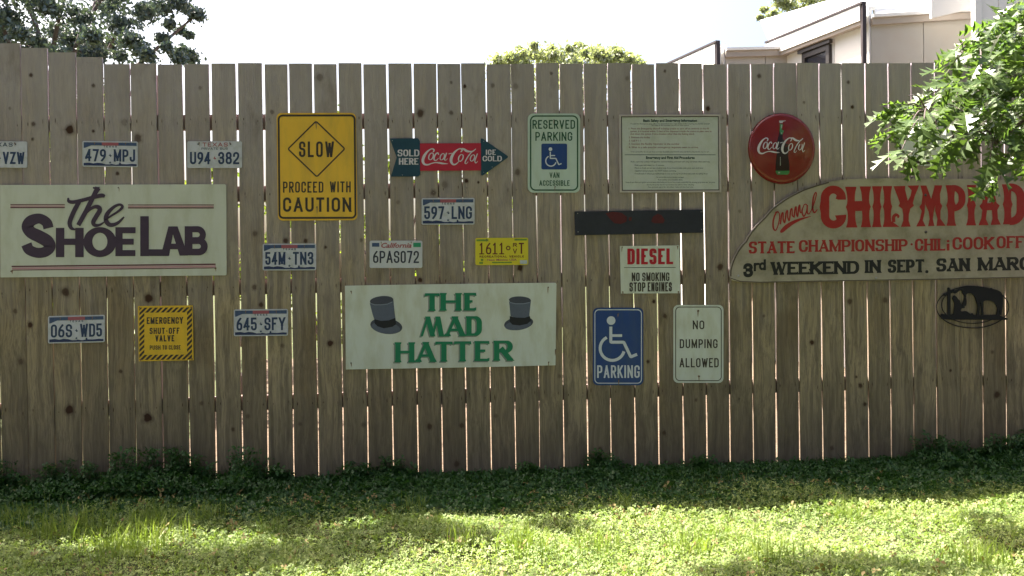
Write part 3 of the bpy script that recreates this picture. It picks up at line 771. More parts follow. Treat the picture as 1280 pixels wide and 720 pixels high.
HATG = mat('hat_grey', (0.10, 0.12, 0.16), 0.6, var=.15, scale=60)
HATD = mat('hat_dark_grey', (0.055, 0.062, 0.085), 0.6, var=.15, scale=60)
HATB = mat('hat_band_black', (0.010, 0.010, 0.018), 0.6)
HATL = mat('hat_light_edge', (0.22, 0.26, 0.30), 0.6)
DIS_R = mat('diesel_red', (0.42, 0.01, 0.025), 0.5)
FADED = mat('faded_red', (0.085, 0.012, 0.016), 0.7, var=.3, scale=70)
PLANKB = mat('black_board', (0.022, 0.024, 0.036), 0.6, var=.35, scale=30)
BRED = mat('brick_red_paint', (0.34, 0.016, 0.016), 0.6, var=.08, scale=30, dirt=(.22, .06, .05), dirt_scale=30, dirt_amt=.4)
OLDW = mat('old_white_board', (0.40, 0.365, 0.27), 0.75, var=.16, scale=14, dirt=(0.15, 0.125, 0.08), dirt_scale=7, dirt_amt=.85, bump=.2)
IRON = mat('black_iron', (0.012, 0.012, 0.016), 0.6, metal=.3)
BROWNTXT = mat('brown_red_print', (0.22, 0.06, 0.05), 0.6)
DGTXT = mat('dark_green_print', (0.03, 0.07, 0.06), 0.6)
RWOOD = mat('board_edge', (0.10, 0.08, 0.06), .8)

def sign_root(name, label, cat, cx, cy, group=None):
    c = P(cx, cy); return empty(name, (c.x, 0, c.z), label, cat, group)
F1, F2 = 0.0078, 0.0084       # print heights above the fence plane (plates are 4 mm proud)

def texas_plate(x0, y0, x1, y1, s, label, slope=0.0, style='skyline', tcol=None):
    cx, cy = (x0+x1)/2, (y0+y1)/2; W, H = x1-x0, y1-y0
    r = sign_root('license_plate', label, 'license plate', cx, cy, 'license plates screwed to the fence')
    panel(r, 'plate', rrect(x0, y0, x1, y1, 2.2), PLATE, cx=cx, slope=slope)
    if style == 'skyline':
        p = Print(slope, cx, F1); p.rect(x0+1.6, y0+1.6, x0+W*.35, y0+H*.17); p.marks.append(1); p.rect(x0+W*.65, y0+1.6, x1-1.6, y0+H*.17); p.marks.append(2)
        p.poly([(x0+1.6, y0+H*.17), (x0+W*.16, y0+H*.17), (x0+3, y0+H*.27), (x0+1.6, y0+H*.27)])
        p.build('sky_band', BAND, r)
        p = Print(slope, cx, F1); p.rect(x0+W*.35, y0+1.6, x0+W*.65, y0+H*.17); p.build('band_center', BANDR, r)
        p = Print(slope, cx, F2); text(p, 'TEXAS', x0+W*.38, x0+W*.62, y0+H*.175, y0+H*.245, .5, gap=1.6); p.build('state_name', NAVY, r)
        p = Print(slope, cx, F1)
        top_ = [(x0+1.6, .855), (x0+W*.12, .84), (x0+W*.2, .87), (x0+W*.27, .84), (x0+W*.36, .86), (x0+W*.42, .90), (x0+W*.5, .90), (x0+W*.52, .88), (x0+W*.6, .91), (x0+W*.66, .89), (x0+W*.665, .82), (x0+W*.69, .82), (x0+W*.695, .88), (x0+W*.8, .89), (x0+W*.9, .87), (x1-1.6, .88)]
        top_ = [(a, y0+H*b) for a, b in top_]
        for k in range(len(top_)-1):
            (a, b), (c, d) = top_[k], top_[k+1]
            if c-a > .05: p.poly([(a, b), (c, d), (c, y1-1.5), (a, y1-1.5)])
        p.build('skyline_print', DKBLUE, r)
    else:
        p = Print(slope, cx, F1); text(p, 'TEXAS', x0+W*.28, x0+W*.74, y0+H*.05, y0+H*.2, .95, gap=1.6); p.build('state_name', BANDR if style == 'private' else NAVY, r)
        p = Print(slope, cx, F1)
        for sx in (.2, .79): star(p, x0+W*sx, y0+H*.11, 1.7)
        if style == 'private': text(p, 'PRIVATE BUS', x0+W*.26, x0+W*.74, y0+H*.235, y0+H*.32, .45, gap=.5)
        p.build('small_print', NAVY, r)
    p = Print(slope, cx, F1)
    a, b = s.split('*')
    ty0, ty1 = (y0+H*.31, y0+H*.79) if style == 'skyline' else (y0+H*.40, y0+H*.86)
    xm = x0+W*.50; t = 2.5
    if a: text(p, a, x0+W*.05, xm-W*.075, ty0, ty1, t, gap=1.5)
    if b: text(p, b, xm+W*.065, x1-W*.05, ty0, ty1, t, gap=1.5)
    p.build('number', tcol or NAVY, r)
    p = Print(slope, cx, F1)
    yy = (ty0+ty1)/2
    p.poly([(xm-2.2, yy-.2), (xm-.6, yy-.3), (xm-.6, yy-1.9), (xm+.3, yy-1.9), (xm+.5, yy-.4), (xm+2, yy+.2), (xm+1.6, yy+1), (xm+.3, yy+2), (xm-.5, yy+.9)])
    if style == 'skyline': star(p, xm, y0+H*.83, 1.9)
    p.build('emblem', BANDR if style == 'private' else NAVY, r)
    # raised rim, lighter along the pressed edge
    p = Print(slope, cx, F2); p.rrect_line(x0+.8, y0+.8, x1-.8, y1-.8, 2, .7); p.build('rim', PLATE, r)
    screws(r, [(x0+W*.22, y0+2.3), (x1-W*.22, y0+2.3)], F2, .55, slope=slope, cx=cx)
    return r
def star(p, cx, cy, r, n=5):
    pts = []
    for k in range(10):
        a = -math.pi/2+k*math.pi/5; q = r if k % 2 == 0 else r*.42
        pts.append((cx+q*math.cos(a), cy+q*math.sin(a)))
    for k in range(1, 10, 2): p.poly([pts[k], pts[(k+1) % 10], pts[(k+2) % 10], (cx, cy)])

texas_plate(-36, 177, 34, 209.5, 'L10*VZW', 'white license plate ending in VZW, cut by the left edge above the shoe sign', 0.01, 'plain') if False else None
def first_plate():
    r = texas_plate(-36, 176.5, 34, 209.5, '*VZW', 'white Texas license plate ending in VZW at the far left above the shoe sign', 0.01, 'plain')
first_plate()
texas_plate(103, 176.5, 172.3, 208.7, '479*MPJ', 'license plate reading 479 MPJ, middle of the three above the shoe sign', 0.012)
texas_plate(234, 176.5, 302.5, 210, 'U94*382', 'license plate reading U94 382 with red TEXAS and PRIVATE BUS above the shoe sign', 0.0, 'private')
texas_plate(527, 247.5, 593.3, 280.8, '597*LNG', 'license plate reading 597 LNG, right under the red soda arrow', -0.004)
texas_plate(328.3, 304.5, 395.2, 338, '54M*TN3', 'license plate reading 54M TN3 below the yellow slow sign', -0.004)
texas_plate(60, 394.3, 131, 428.6, '06S*WD5', 'license plate reading 06S WD5, lowest at the left under the shoe sign', -0.024)
texas_plate(292.2, 386.5, 360, 420, '645*SFY', 'license plate reading 645 SFY left of the hat board', -0.01)
def california():
    x0, y0, x1, y1 = 462, 300.8, 528, 335
    r = sign_root('license_plate', 'California license plate reading 6PAS072 above the hat board', 'license plate', 495, 318, 'license plates screwed to the fence')
    panel(r, 'plate', rrect(x0, y0, x1, y1, 2.2), mat('plate_pale', (0.58, 0.61, 0.60), .4, var=.04, scale=25), cx=495)
    p = Print(0, 0, F1); text(p, '6PAS072', 466.3, 523.7, 313.6, 328.8, 2.0, gap=1.5); p.build('number', mat('plate_ink', (.03, .035, .06), .5), r)
    p = Print(0, 0, F1); font_text(p, 'California', 476.5, 514.5, 303.6, 309.6, bold=.03, shear=.3); p.build('state_name', BANDR, r)
    p = Print(0, 0, F1); p.rect(465, 303.6, 474.2, 308.4); p.build('month_sticker', BAND, r)
    p = Print(0, 0, F1); p.rect(516.6, 303.4, 526, 308.8); p.build('year_sticker', mat('green_sticker', (.03, .28, .14), .5, var=.3, scale=120), r)
    p = Print(0, 0, F2); p.rrect_line(x0+.8, y0+.8, x1-.8, y1-.8, 2, .7); p.build('rim', MATS['plate_pale'], r)
    screws(r, [(476.5, 302.6), (514, 302.6)], F2, .5)
california()
def mexico():
    x0, y0, x1, y1 = 594.2, 297.2, 660.3, 331.2
    r = sign_root('license_plate', 'yellow license plate reading 1611 RV T with dark red figures', 'license plate', 627, 314, 'license plates screwed to the fence')
    panel(r, 'plate', rrect(x0, y0, x1, y1, 2.2), YEL3, cx=627, slope=-.005)
    ink = mat('plate_dark_red', (.13, .025, .015), .5)
    p = Print(-.005, 627, F1)
    x = 599.2
    for ch in '1611':
        w = 6.6
        if ch == '1':
            p.ribbon([(x+2.9, 304.2), (x+2.9, 317)], 1.7, 0); p.ribbon([(x+.6, 317.2), (x+5.4, 317.2)], 1.3, 1); p.ribbon([(x+1, 306.3), (x+2.6, 304.4)], 1.3, 2)
        else: glyph(p, '6', x-.1, x+w, 303.6, 317.8, 1.7)
        x += 8.3
    p.ribbon([(635.3+2.2*math.cos(a), 310.1+2.2*math.sin(a)) for a in [k*math.pi/8 for k in range(16)]], 1.3, 0, closed=True)
    glyph(p, 'R', 641.2, 646, 303.8, 308.6, 1.0); glyph(p, 'V', 641.2, 646.2, 311, 317, 1.0); glyph(p, 'T', 648.5, 655, 303.6, 317.3, 1.8)
    text(p, 'RECREATIONAL VEHICLE', 599.5, 655, 319.4, 321.9, .55, gap=.7); p.build('number', ink, r)
    p = Print(-.005, 627, F1); font_text(p, 'New Mexico USA', 609, 646, 323.4, 326, bold=.02); p.build('state_name', BANDR, r)
    gr = mat('sticker_green_print', (.16, .30, .04), .5, var=.4, scale=90)
    p = Print(-.005, 627, F1)
    for q in ((595.5, 299, 610.5, 301.4), (643, 298.6, 658.5, 300.8), (599, 327.3, 603.8, 329.7), (615, 327.3, 640, 328.9), (601, 323.4, 604, 326)): p.rect(*q)
    p.build('trim_print', gr, r)
    p = Print(-.005, 627, F1); p.rect(650, 325.4, 659, 330); p.build('year_sticker', mat('grey_sticker', (.42, .48, .50), .5, var=.2, scale=150), r)
    screws(r, [(608, 299.3), (646, 299.3)], F2, .5)
mexico()

def shoe():
    r = sign_root('painted_board', 'wide cream board lettered the Shoe Lab in dark plum with thin stripes', 'sign', 141, 288)
    panel(r, 'board', [(-1, 231.5), (0, 231.2), (281, 230.3), (282.6, 232), (283.2, 343), (282, 344.2), (2, 346.8), (-1, 346.5)][1:-1]+[(0.5, 346.5)], CREAM, front=.012)
    b = .0128
    for (x0, x1, y, s) in ((13, 81, 255.2, 0), (160, 267.3, 255.6, 0)):
        p = Print(0, 0, b); p.rect(x0, y, x1, y+1.0); p.rect(x0, y+3.6, x1, y+5.0); p.build('stripe', MAROON, r)
        p = Print(0, 0, b); p.rect(x0, y+1.6, x1, y+3.2); p.build('stripe', PINK, r)
    sl = -2.8/255
    p = Print(sl, 14.5, b); p.rect(14.5, 332.2, 269.5, 333.9); p.rect(15.5, 337.2, 270, 338.2); p.build('stripe', MAROON, r)
    p = Print(sl, 14.5, b); p.rect(15, 334.4, 269.5, 336.9); p.build('stripe', PINK, r)
    p = Print(0, 0, b+.0003)
    # S
    S = spline([(60.6, 285.2, 12.8), (58.2, 278.2, 12.8), (49.4, 273.2, 12.4), (38.8, 276, 14), (34.2, 283.2, 14.5), (38.8, 290.4, 15), (49, 295.6, 15.6), (59, 301.6, 15.6), (62.4, 308.6, 14), (56.6, 314.6, 13), (46.5, 316.0, 12.5), (36.6, 312.2, 13), (33, 305.3, 13.5)], 7)
    # cut ends flat
    cs = [q for q in S]
    p.ribbon(cs, 13.5, 0, ext=False)
    # H
    p.rect(69.8, 284.8, 80.4, 321.5, 2); p.rect(94, 284.8, 104.6, 321.5, 2); p.rect(80, 298.2, 94.4, 306.2, 3)
    # O
    n = 40
    for k in range(n):
        a, c = 2*math.pi*k/n, 2*math.pi*(k+1)/n
        p.poly([(124.8+20.6*math.cos(a), 302.6+18.8*math.sin(a)), (124.8+20.6*math.cos(c), 302.6+18.8*math.sin(c)), (124.8+9.4*math.cos(c), 302+11*math.sin(c)), (124.8+9.4*math.cos(a), 302+11*math.sin(a))], 4)
    # E
    p.rect(144.2, 284, 153.3, 320.2, 5); p.rect(153.2, 284, 169.4, 291.6, 6); p.rect(153.2, 298.4, 167, 305.8, 6); p.rect(153.2, 312.6, 169.2, 320.2, 6)
    # L A B
    p.rect(175.3, 270.3, 186, 320.2, 5); p.rect(185.9, 311.6, 207, 320, 6)
    p.poly([(210.5, 283), (218, 283), (211.3, 320), (200.8, 320)], 7)
    p.poly([(212.5, 283), (222, 283), (235, 319.4), (224.6, 319.6), (214, 286)], 8)
    p.rect(209, 304.6, 228, 311.6, 9)
    p.rect(230.8, 282.8, 240.6, 319.2, 10)
    p.ribbon(round_poly([(240, 286.5), (253.5, 286.5), (253.5, 300.3), (240, 300.3)], 7, False, 6), 7.6, 11, ext=False)
    p.ribbon(round_poly([(240, 300.8), (255.3, 300.8), (255.3, 315.1), (240, 315.1)], 7.3, False, 6), 8.4, 12, ext=False)
    p.build('lettering', PLUM, r)
    p = Print(0, 0, b+.0022)
    p.ribbon(spline([(85.3, 247.2, 2), (86, 251.5, 4), (92, 252.6, 4.6), (104, 250, 4.6), (117, 246.6, 4.8), (127, 244.4, 5.2), (131, 245.6, 3.4)], 5), 4.5, 0, ext=False)
    p.ribbon(spline([(99, 252, 5.4), (93.5, 262, 5.8), (89, 272, 5.8), (87, 279, 5.4), (89, 285, 4.4), (94, 287, 2)], 5), 5.5, 1, ext=False)
    p.ribbon([(122.6, 234.6, 7.2), (118.5, 242, 5.8), (108, 263, 5.8), (97.8, 281.6, 5.6)], 5.8, 2, ext=False)
    p.poly([(115.9, 233.7), (124.8, 233.7), (124, 236.6), (116.4, 236)], 3)
    p.ribbon(spline([(103.5, 272, 1.5), (110, 264, 3), (117, 259, 4.2), (123, 259, 5.4), (124.6, 263, 5.8), (120, 271, 5.8), (116.6, 277.5, 5.4), (118.5, 281.5, 4.4), (125, 281, 3), (131, 277, 1.5)], 5), 5, 4, ext=False)
    p.ribbon(spline([(131, 275, 2), (139.5, 269.5, 2.6), (148, 264, 3), (153, 258.6, 3.4), (149.5, 255.8, 3.2), (142, 259, 4), (134, 267.5, 5.4), (132.6, 276, 5.8), (138, 281.2, 5.2), (147, 278.8, 4), (155, 271.2, 2)], 6), 5, 6, ext=False)
    p.build('script_lettering', PLUM, r)
    screws(r, [(148.8, 234.8), (15, 339), (269.5, 335.4)], .012, .9)
shoe()

def slow():
    r = sign_root('warning_sign', 'tall yellow sign reading SLOW in a diamond, PROCEED WITH CAUTION', 'sign', 396, 208)
    s = 0.0
    panel(r, 'panel', [(x, y) for x, y in round_poly([(345.6, 141.2), (444.8, 141.0), (446.8, 275.2), (347.4, 275.8)], 6, True)], YEL)
    p = Print(s, 396, F1); p.ribbon(round_poly([(348.2, 144.4), (443.2, 144.2), (444.4, 272.2), (349.4, 272.4)], 5, True), 2.4, 0, closed=True); p.build('border', BLACK, r)
    p = Print(s, 396, F1); p.ribbon(round_poly([(395, 151.5), (431, 186), (396, 221), (360, 186.2)], 2, True), 1.7, 0, closed=True); p.build('diamond', BLACK, r)
    p = Print(s, 396, F1); text(p, 'SLOW', 373.8, 417.3, 176.8, 196.4, 2.7, gap=3); text(p, 'PROCEED', 353.8, 404.2, 227, 240.8, 1.8, gap=1.9); text(p, 'WITH', 412.4, 438.4, 226.8, 240.4, 1.8, gap=1.9)
    text(p, 'CAUTION', 353.8, 439, 246.8, 264.8, 2.9, gap=3.2); p.build('lettering', BLACK, r)
    screws(r, [(395, 153.6), (396.3, 259)], F1, .9)
slow()

def coke_script(pr, x0, y0, sx, sy, k=1.0, lay=0):
    """flowing soda-logo script, in a 567 x 180 drawing"""
    def S(pts, l, seg=5):
        q = spline([(x0+a*sx, y0+b*sy, w*sx*k) for a, b, w in pts], seg); pr.ribbon(q, 1, lay+l, ext=False)
    S([(112, 40, 8), (122, 22, 14), (112, 8, 12), (88, 10, 10), (52, 38, 18), (22, 82, 26), (10, 126, 26), (24, 158, 20), (58, 166, 14), (98, 152, 10), (140, 144, 10), (180, 148, 16), (214, 154, 14), (262, 156, 3)], 0, 7)
    for c, l in (((92, 82), 2), ((390, 97), 8)):
        S([(c[0]+22*math.cos(a)-10*math.sin(a)*.9, c[1]+34*math.sin(a), 6.5+5*abs(math.cos(a))) for a in [2*math.pi*j/12 for j in range(13)]], l)
    S([(168, 66, 10), (160, 48, 11), (142, 56, 12), (124, 88, 14), (124, 116, 13), (144, 122, 8), (168, 98, 5)], 3)
    for c, l in (((204, 86), 4), ((506, 98), 10)):
        S([(c[0]+20*math.cos(a)-9*math.sin(a), c[1]+32*math.sin(a), 6.5+4*abs(math.cos(a))) for a in [2*math.pi*j/12 for j in range(13)]], l)
    S([(248, 46, 12), (236, 80, 13), (226, 112, 12), (240, 120, 7), (258, 104, 4)], 5)
    S([(266, 58, 6), (282, 54, 8), (300, 50, 6)], 6)
    S([(388, 40, 7), (402, 22, 12), (394, 8, 11), (370, 8, 10), (330, 38, 18), (300, 84, 26), (292, 128, 26), (310, 160, 18), (340, 160, 12), (372, 130, 5)], 7, 7)
    S([(396, 4, 6), (420, 10, 18), (448, 28, 22), (478, 34, 14), (512, 30, 10), (540, 6, 6)], 11)
    S([(536, 12, 7), (502, 36, 9), (466, 78, 11), (438, 126, 11), (432, 150, 9), (446, 154, 6), (464, 134, 4)], 12)
    S([(556, 54, 10), (542, 92, 11), (530, 128, 10), (540, 148, 7), (560, 130, 4)], 13)
def arrow():
    r = sign_root('arrow_sign', 'red and dark teal tin arrow sign reading SOLD HERE, Coca-Cola, ICE COLD', 'sign', 561, 197)
    panel(r, 'tail', [(487.1, 173.1), (522.5, 172.8), (524.9, 176.3), (525.2, 218.1), (523, 220.6), (488.5, 220.8), (495.9, 196.9)], TEAL, back=.005, front=.009)
    panel(r, 'shaft', [(524.0, 179.2), (602.4, 179.0), (602.8, 213.0), (524.2, 213.5)], CRED, back=.003, front=.0075)
    panel(r, 'head', [(601, 173.2), (603.2, 173.2), (632, 193.2), (635, 195.2), (634.8, 197), (632.5, 198.5), (603.5, 219.4), (601.4, 219)], TEAL, back=.005, front=.009)
    p = Print(0, 0, .0096); text(p, 'SOLD', 497, 524.2, 187, 195.4, 1.9, gap=.8, contrast=.6); text(p, 'HERE', 498.6, 523, 197.6, 205.8, 1.9, gap=.8, contrast=.6)
    text(p, 'ICE', 607.3, 619.8, 187, 193.6, 1.6, gap=.9, contrast=.6); text(p, 'COLD', 603.2, 627.4, 194.8, 201.6, 1.6, gap=.7, contrast=.6); p.build('lettering', SCRIPT, r)
    p = Print(0, 0, .0081); coke_script(p, 527.3, 185.2, 1/8, 1/8, 1.05); p.build('script_lettering', SCRIPT, r)
    screws(r, [(490.5, 176), (503, 219), (604.5, 176.8), (604.5, 215.5), (615, 209)], .009, .55, m=SEAM)
arrow()

def wheelchair(p, x0, y0, s, t, lay=0):
    p.ellipse(x0+60*s, y0+45*s, 15*s, 15*s, lay)
    p.ribbon(round_poly([(x0+59*s, y0+66*s), (x0+59*s, y0+120*s), (x0+104*s, y0+120*s), (x0+128*s, y0+171*s), (x0+150*s, y0+162*s)], 3*s), t, lay+1, ext=False)
    p.ribbon([(x0+60*s, y0+97*s), (x0+98*s, y0+97*s)], t*.9, lay+2, ext=False)
    c, R = (x0+64*s, y0+141*s), 42*s
    p.ribbon([(c[0]+R*math.cos(a), c[1]+R*math.sin(a)) for a in [D2R(a) for a in range(15, 246, 12)]], t, lay+3, ext=False)
def reserved():
    r = sign_root('parking_sign', 'pale green bordered sign reading RESERVED PARKING VAN ACCESSIBLE with blue wheelchair square', 'sign', 692, 191)
    panel(r, 'panel', rrect(659.7, 141.8, 725.2, 240.8, 7), MINT)
    p = Print(0, 0, F1); p.rrect_line(663.3, 145, 722, 237.6, 6, 1.7); p.build('border', SGREEN, r)
    p = Print(0, 0, F1); text(p, 'RESERVED', 665.6, 718.8, 150, 161, 1.55, gap=1.5); text(p, 'PARKING', 669.2, 715.4, 165, 176, 1.55, gap=1.5)
    text(p, 'VAN', 687, 699.2, 215.5, 222.4, 1, gap=.8); text(p, 'ACCESSIBLE', 674.2, 712, 225.4, 232.2, 1, gap=.9); p.build('lettering', SGREEN, r)
    b = Print(0, 0, F1)
    b.poly(rrect(676.7, 179.5, 708.9, 211.8, 2)); b.build('blue_square', SBLUE, r)
    p = Print(0, 0, F2+.0006); wheelchair(p, 678.8, 179.5, 1/6.5, 1.5); p.build('wheelchair_symbol', SWHITE, r)
    screws(r, [(692.3, 150.2), (693.6, 233.6)], F2, .8)
reserved()

def notice():
    r = sign_root('notice_board', 'framed pale green notice densely printed with safety and emergency information', 'sign', 837, 191)
    panel(r, 'panel', [(774.6, 143.6), (899.8, 143.3), (901, 239.4), (775.6, 239.9)], mat('notice_paper', (0.52, 0.57, 0.49), .45, var=.04, scale=10, dirt=(.38, .38, .30), dirt_scale=12, dirt_amt=.4))
    FR = mat('frame_beige', (.46, .42, .37), .5); FD = mat('frame_groove', (.07, .06, .055), .6)
    o = [(774.0, 143.2), (900.8, 142.8), (901.6, 240.2), (775.0, 240.8)]
    p = Print(0, 0, .0075)
    def inset(q, d): return [(q[0][0]+d, q[0][1]+d), (q[1][0]-d, q[1][1]+d), (q[2][0]-d, q[2][1]-d), (q[3][0]+d, q[3][1]-d)]
    a, bq = inset(o, 0), inset(o, 2.2)
    V, Fc = [], []
    names = inset(o, 0)
    # four mitred frame bars with real depth
    for k in range(4):
        k2 = (k+1) % 4
        q = [a[k], a[k2], bq[k2], bq[k]]
        panel(r, 'frame_bar', q, FR, back=.0035, front=.0115)
    p = Print(0, 0, F1); c, d = inset(o, 2.3), inset(o, 3.4)
    for k in range(4):
        k2 = (k+1) % 4; p.poly([c[k], c[k2], d[k2], d[k]])
    p.build('border', FD, r)
    T = Print(0, 0, F2); D = Print(0, 0, F2); B = Print(0, 0, F2)
    font_text(T, 'Basic Safety and Emergency Information', 804, 871.3, 149.0, 152.2, bold=.03)
    font_text(T, 'Emergency and First Aid Procedures', 807.5, 868.3, 195.4, 198.6, bold=.03)
    font_text(T, 'To use the Emergency shut off in this area follow the steps below before leaving the facility and call', 788, 887, 153.9, 155.4)
    font_text(T, 'for help at the number shown on this notice', 814.5, 861, 156.0, 157.4)
    for s, x0, x1, y in (("1. Press the Emergency Shutoff in being unable to turn off at controls in the fill", 786, 886, 159.6), ("system. It is located within 15 feet of the dispensers inside the station in plain view to", 788, 889.5, 163.0), ("shut down the system from a location other than the fueling island.", 788, 868, 166.3), ("4. Wait in a safe area for emergency response team to arrive.", 786, 873, 183)):
        font_text(B, s, x0, x1, y, y+2.1)
    for s, x0, x1, y in (("2. Evacuate the facility", 786, 812.5, 170.6), ("3. Call 9 1 1", 786, 801, 174.8), ("3. Contact the Facility Operator at the number", 786, 849.5, 178.8)):
        font_text(B, s, x0, x1, y, y+2.1)
    font_text(T, 'In the event of fire do not use water and keep all people away from the area until the fire department says it is safe', 788.5, 886.5, 189, 190.4)
    T.rect(781, 193.2, 894.5, 193.8)
    for s, x0, x1, y in (("If you come into contact with gasoline remove clothing and wash with soap and water, then seek help", 788.5, 887, 201.2), ("Flush eyes with water for 15 minutes", 793.5, 830, 205.6), ("Move to fresh air and get medical help if you have trouble with your eyes and nose", 793.5, 879, 209.1), ("together and promptly. Do NOT induce vomiting", 793.5, 845, 212.6), ("If swallowed or inhaled get medical help at once and bring the product name with the safety sheet", 793.5, 884.5, 216.2),
        ("for more information see the manager", 820.5, 855, 220.6), ("fuel safety and health data", 822.5, 853, 223.7), ("Keep all open flame and ignition sources away while fueling and do not leave nozzle unattended. No smoking at any time near the pump", 782.2, 893.8, 226.9), ("stay by the pump and do not re enter the vehicle while refueling", 808.5, 867.5, 229.9), ("See posted signs for all other rules of this fuel site", 810, 866.5, 232.9)):
        font_text(D, s, x0, x1, y, y+1.7)
    T.build('heading_print', DGTXT, r); B.build('red_print', BROWNTXT, r); D.build('small_print', DGTXT, r)
notice()

def smudged():
    r = sign_root('dark_board', 'long narrow black board with two faded red smudges', 'board', 799, 278)
    panel(r, 'board', [(718.4, 264.4), (878.6, 261.9), (879.6, 290.8), (719.2, 294.2)], PLANKB, front=.016)
    p = Print(0, 0, .0168)
    p.poly([(757, 266.5), (766, 264.6), (777, 266), (784, 271), (783, 277), (776, 280), (768, 279), (762, 273)])
    p.marks.append(1); p.poly([(786, 272), (790, 271), (789, 276), (786, 276)], 1); p.marks.append(2); p.poly([(816, 271), (822, 267), (827, 269), (831, 275), (829, 279), (818, 279), (814, 277)], 1)
    p.build('red_smudge', FADED, r)
    screws(r, [(721.5, 267), (875.5, 265), (722, 290), (876, 287)], .016, .7, m=SEAM)
smudged()

def button():
    r = sign_root('round_sign', 'domed red button sign with bottle and Coca-Cola script', 'sign', 976.6, 186)
    c = P(976.6, 186); R = 42.6/ (F/5.5) ; R = (P(1018.6, 186)-P(935, 186)).length/2
    prof = [(0, .048), (.25, .0465), (.5, .042), (.7, .034), (.80, .0275), (.86, .026), (.93, .023), (.98, .014), (1.0, .004), (.99, .001)]
    n = 64; V, Fc = [], []
    for k in range(n):
        a = 2*math.pi*k/n
        for (q, d) in prof[1:]: V.append((c.x+R*q*math.cos(a), -d, c.z+R*1.025*q*math.sin(a)))
    V.append((c.x, -prof[0][1], c.z)); m = len(prof)-1; ce = len(V)-1
    for k in range(n):
        k2 = (k+1) % n
        Fc.append((ce, k*m, k2*m))
        for j in range(m-1): Fc.append((k*m+j, k*m+j+1, k2*m+j+1, k2*m+j))
    mesh_obj('dome', V, Fc, mat('enamel_red', (0.20, 0.012, 0.012), 0.22, var=.1, scale=14, dirt=(.12, .02, .02), dirt_scale=12, dirt_amt=.3, spec=.6), r, smooth=True)
    qs = [q for q, d in prof]; ds = [d for q, d in prof]
    def dep(x, y):
        w = P(x, y); q = math.hypot((w.x-c.x)/R, (w.z-c.z)/(R*1.025)); return float(np.interp(q, qs[:-1], ds[:-1]))+.0006
    def outline_fill(p, L, lay=0):
        for k in range(len(L)-1):
            (y0, a0, b0), (y1, a1, b1) = L[k], L[k+1]
            p.poly([(a0, y0), ((a0+b0)/2, y0), ((a1+b1)/2, y1), (a1, y1)], lay); p.poly([((a0+b0)/2, y0), (b0, y0), (b1, y1), ((a1+b1)/2, y1)], lay)
    def X(x): return 930+x/7.2
    def Y(y): return 135+y/7.2
    def fine(L):
        out = []
        for k in range(len(L)-1):
            for t in (0, .34, .67): out.append(tuple(L[k][j]+(L[k+1][j]-L[k][j])*t for j in range(3)))
        return out+[L[-1]]
    prof_b = fine([(Y(a), X(b), X(q)) for a, b, q in ((136, 320, 376), (180, 319, 377), (235, 316, 380), (270, 306, 388), (310, 297, 396), (360, 293, 401), (410, 296, 400), (450, 292, 402), (500, 287, 407), (540, 285, 410), (572, 288, 408))])
    p = Print(0, 0, 0, dep); outline_fill(p, prof_b); p.build('bottle', mat('bottle_dark', (.02, .006, .012), .3), r)
    p = Print(0, 0, .0006, dep)
    outline_fill(p, fine([(Y(a), X(b), X(q)) for a, b, q in ((132, 322, 374), (180, 322, 374), (205, 320, 360), (238, 330, 345))]))
    outline_fill(p, fine([(Y(a), X(b), X(q)) for a, b, q in ((565, 284, 410), (585, 287, 408), (600, 300, 395))]))
    p.build('green_glass', mat('bottle_green', (.05, .22, .08), .3, var=.4, scale=90), r)
    p = Print(0, 0, .0012, dep); outline_fill(p, [(Y(113), X(318), X(378)), (Y(124), X(317), X(379)), (Y(136), X(322), X(374))]); p.rect(X(334), Y(150), X(342), Y(232)); p.rect(X(325), Y(440), X(329), Y(520)); p.rect(X(308), Y(575), X(325), Y(588))
    p.build('highlight_print', mat('pale_print', (.42, .44, .38), .4), r)
    p = Print(0, 0, .0016, dep); coke_script(p, X(122), Y(264), 432/567/7.2*1.0, 158/180/7.2, 1.08, 2); p.build('script_lettering', SCRIPT, r)
button()

def hidden():
    r = sign_root('round_sign', 'round white sign with a dark ring half hidden behind the oak leaves', 'sign', 1157, 172)
    pts = [(1157+38*math.cos(2*math.pi*k/40), 171.5+36*math.sin(2*math.pi*k/40)) for k in range(40)]
    panel(r, 'panel', pts, WHITE)
    p = Print(0, 0, .0078); p.ribbon([(1157+34.5*math.cos(2*math.pi*k/40), 171.5+32.5*math.sin(2*math.pi*k/40)) for k in range(40)], 3.0, 0, closed=True); p.build('ring', BLACK, r)
    p = Print(0, 0, .0078); p.ellipse(1148, 165, 6.5, 4.4, 0); p.poly([(1150, 165), (1160, 162), (1166, 168), (1158, 170), (1150, 168.5)], 1); p.build('dark_print', BLACK, r)
    p = Print(0, 0, .0078); p.poly([(1128, 164), (1131, 163), (1132, 175), (1129, 176)]); p.build('orange_print', mat('orange_print', (.45, .10, .02), .5), r)
hidden()

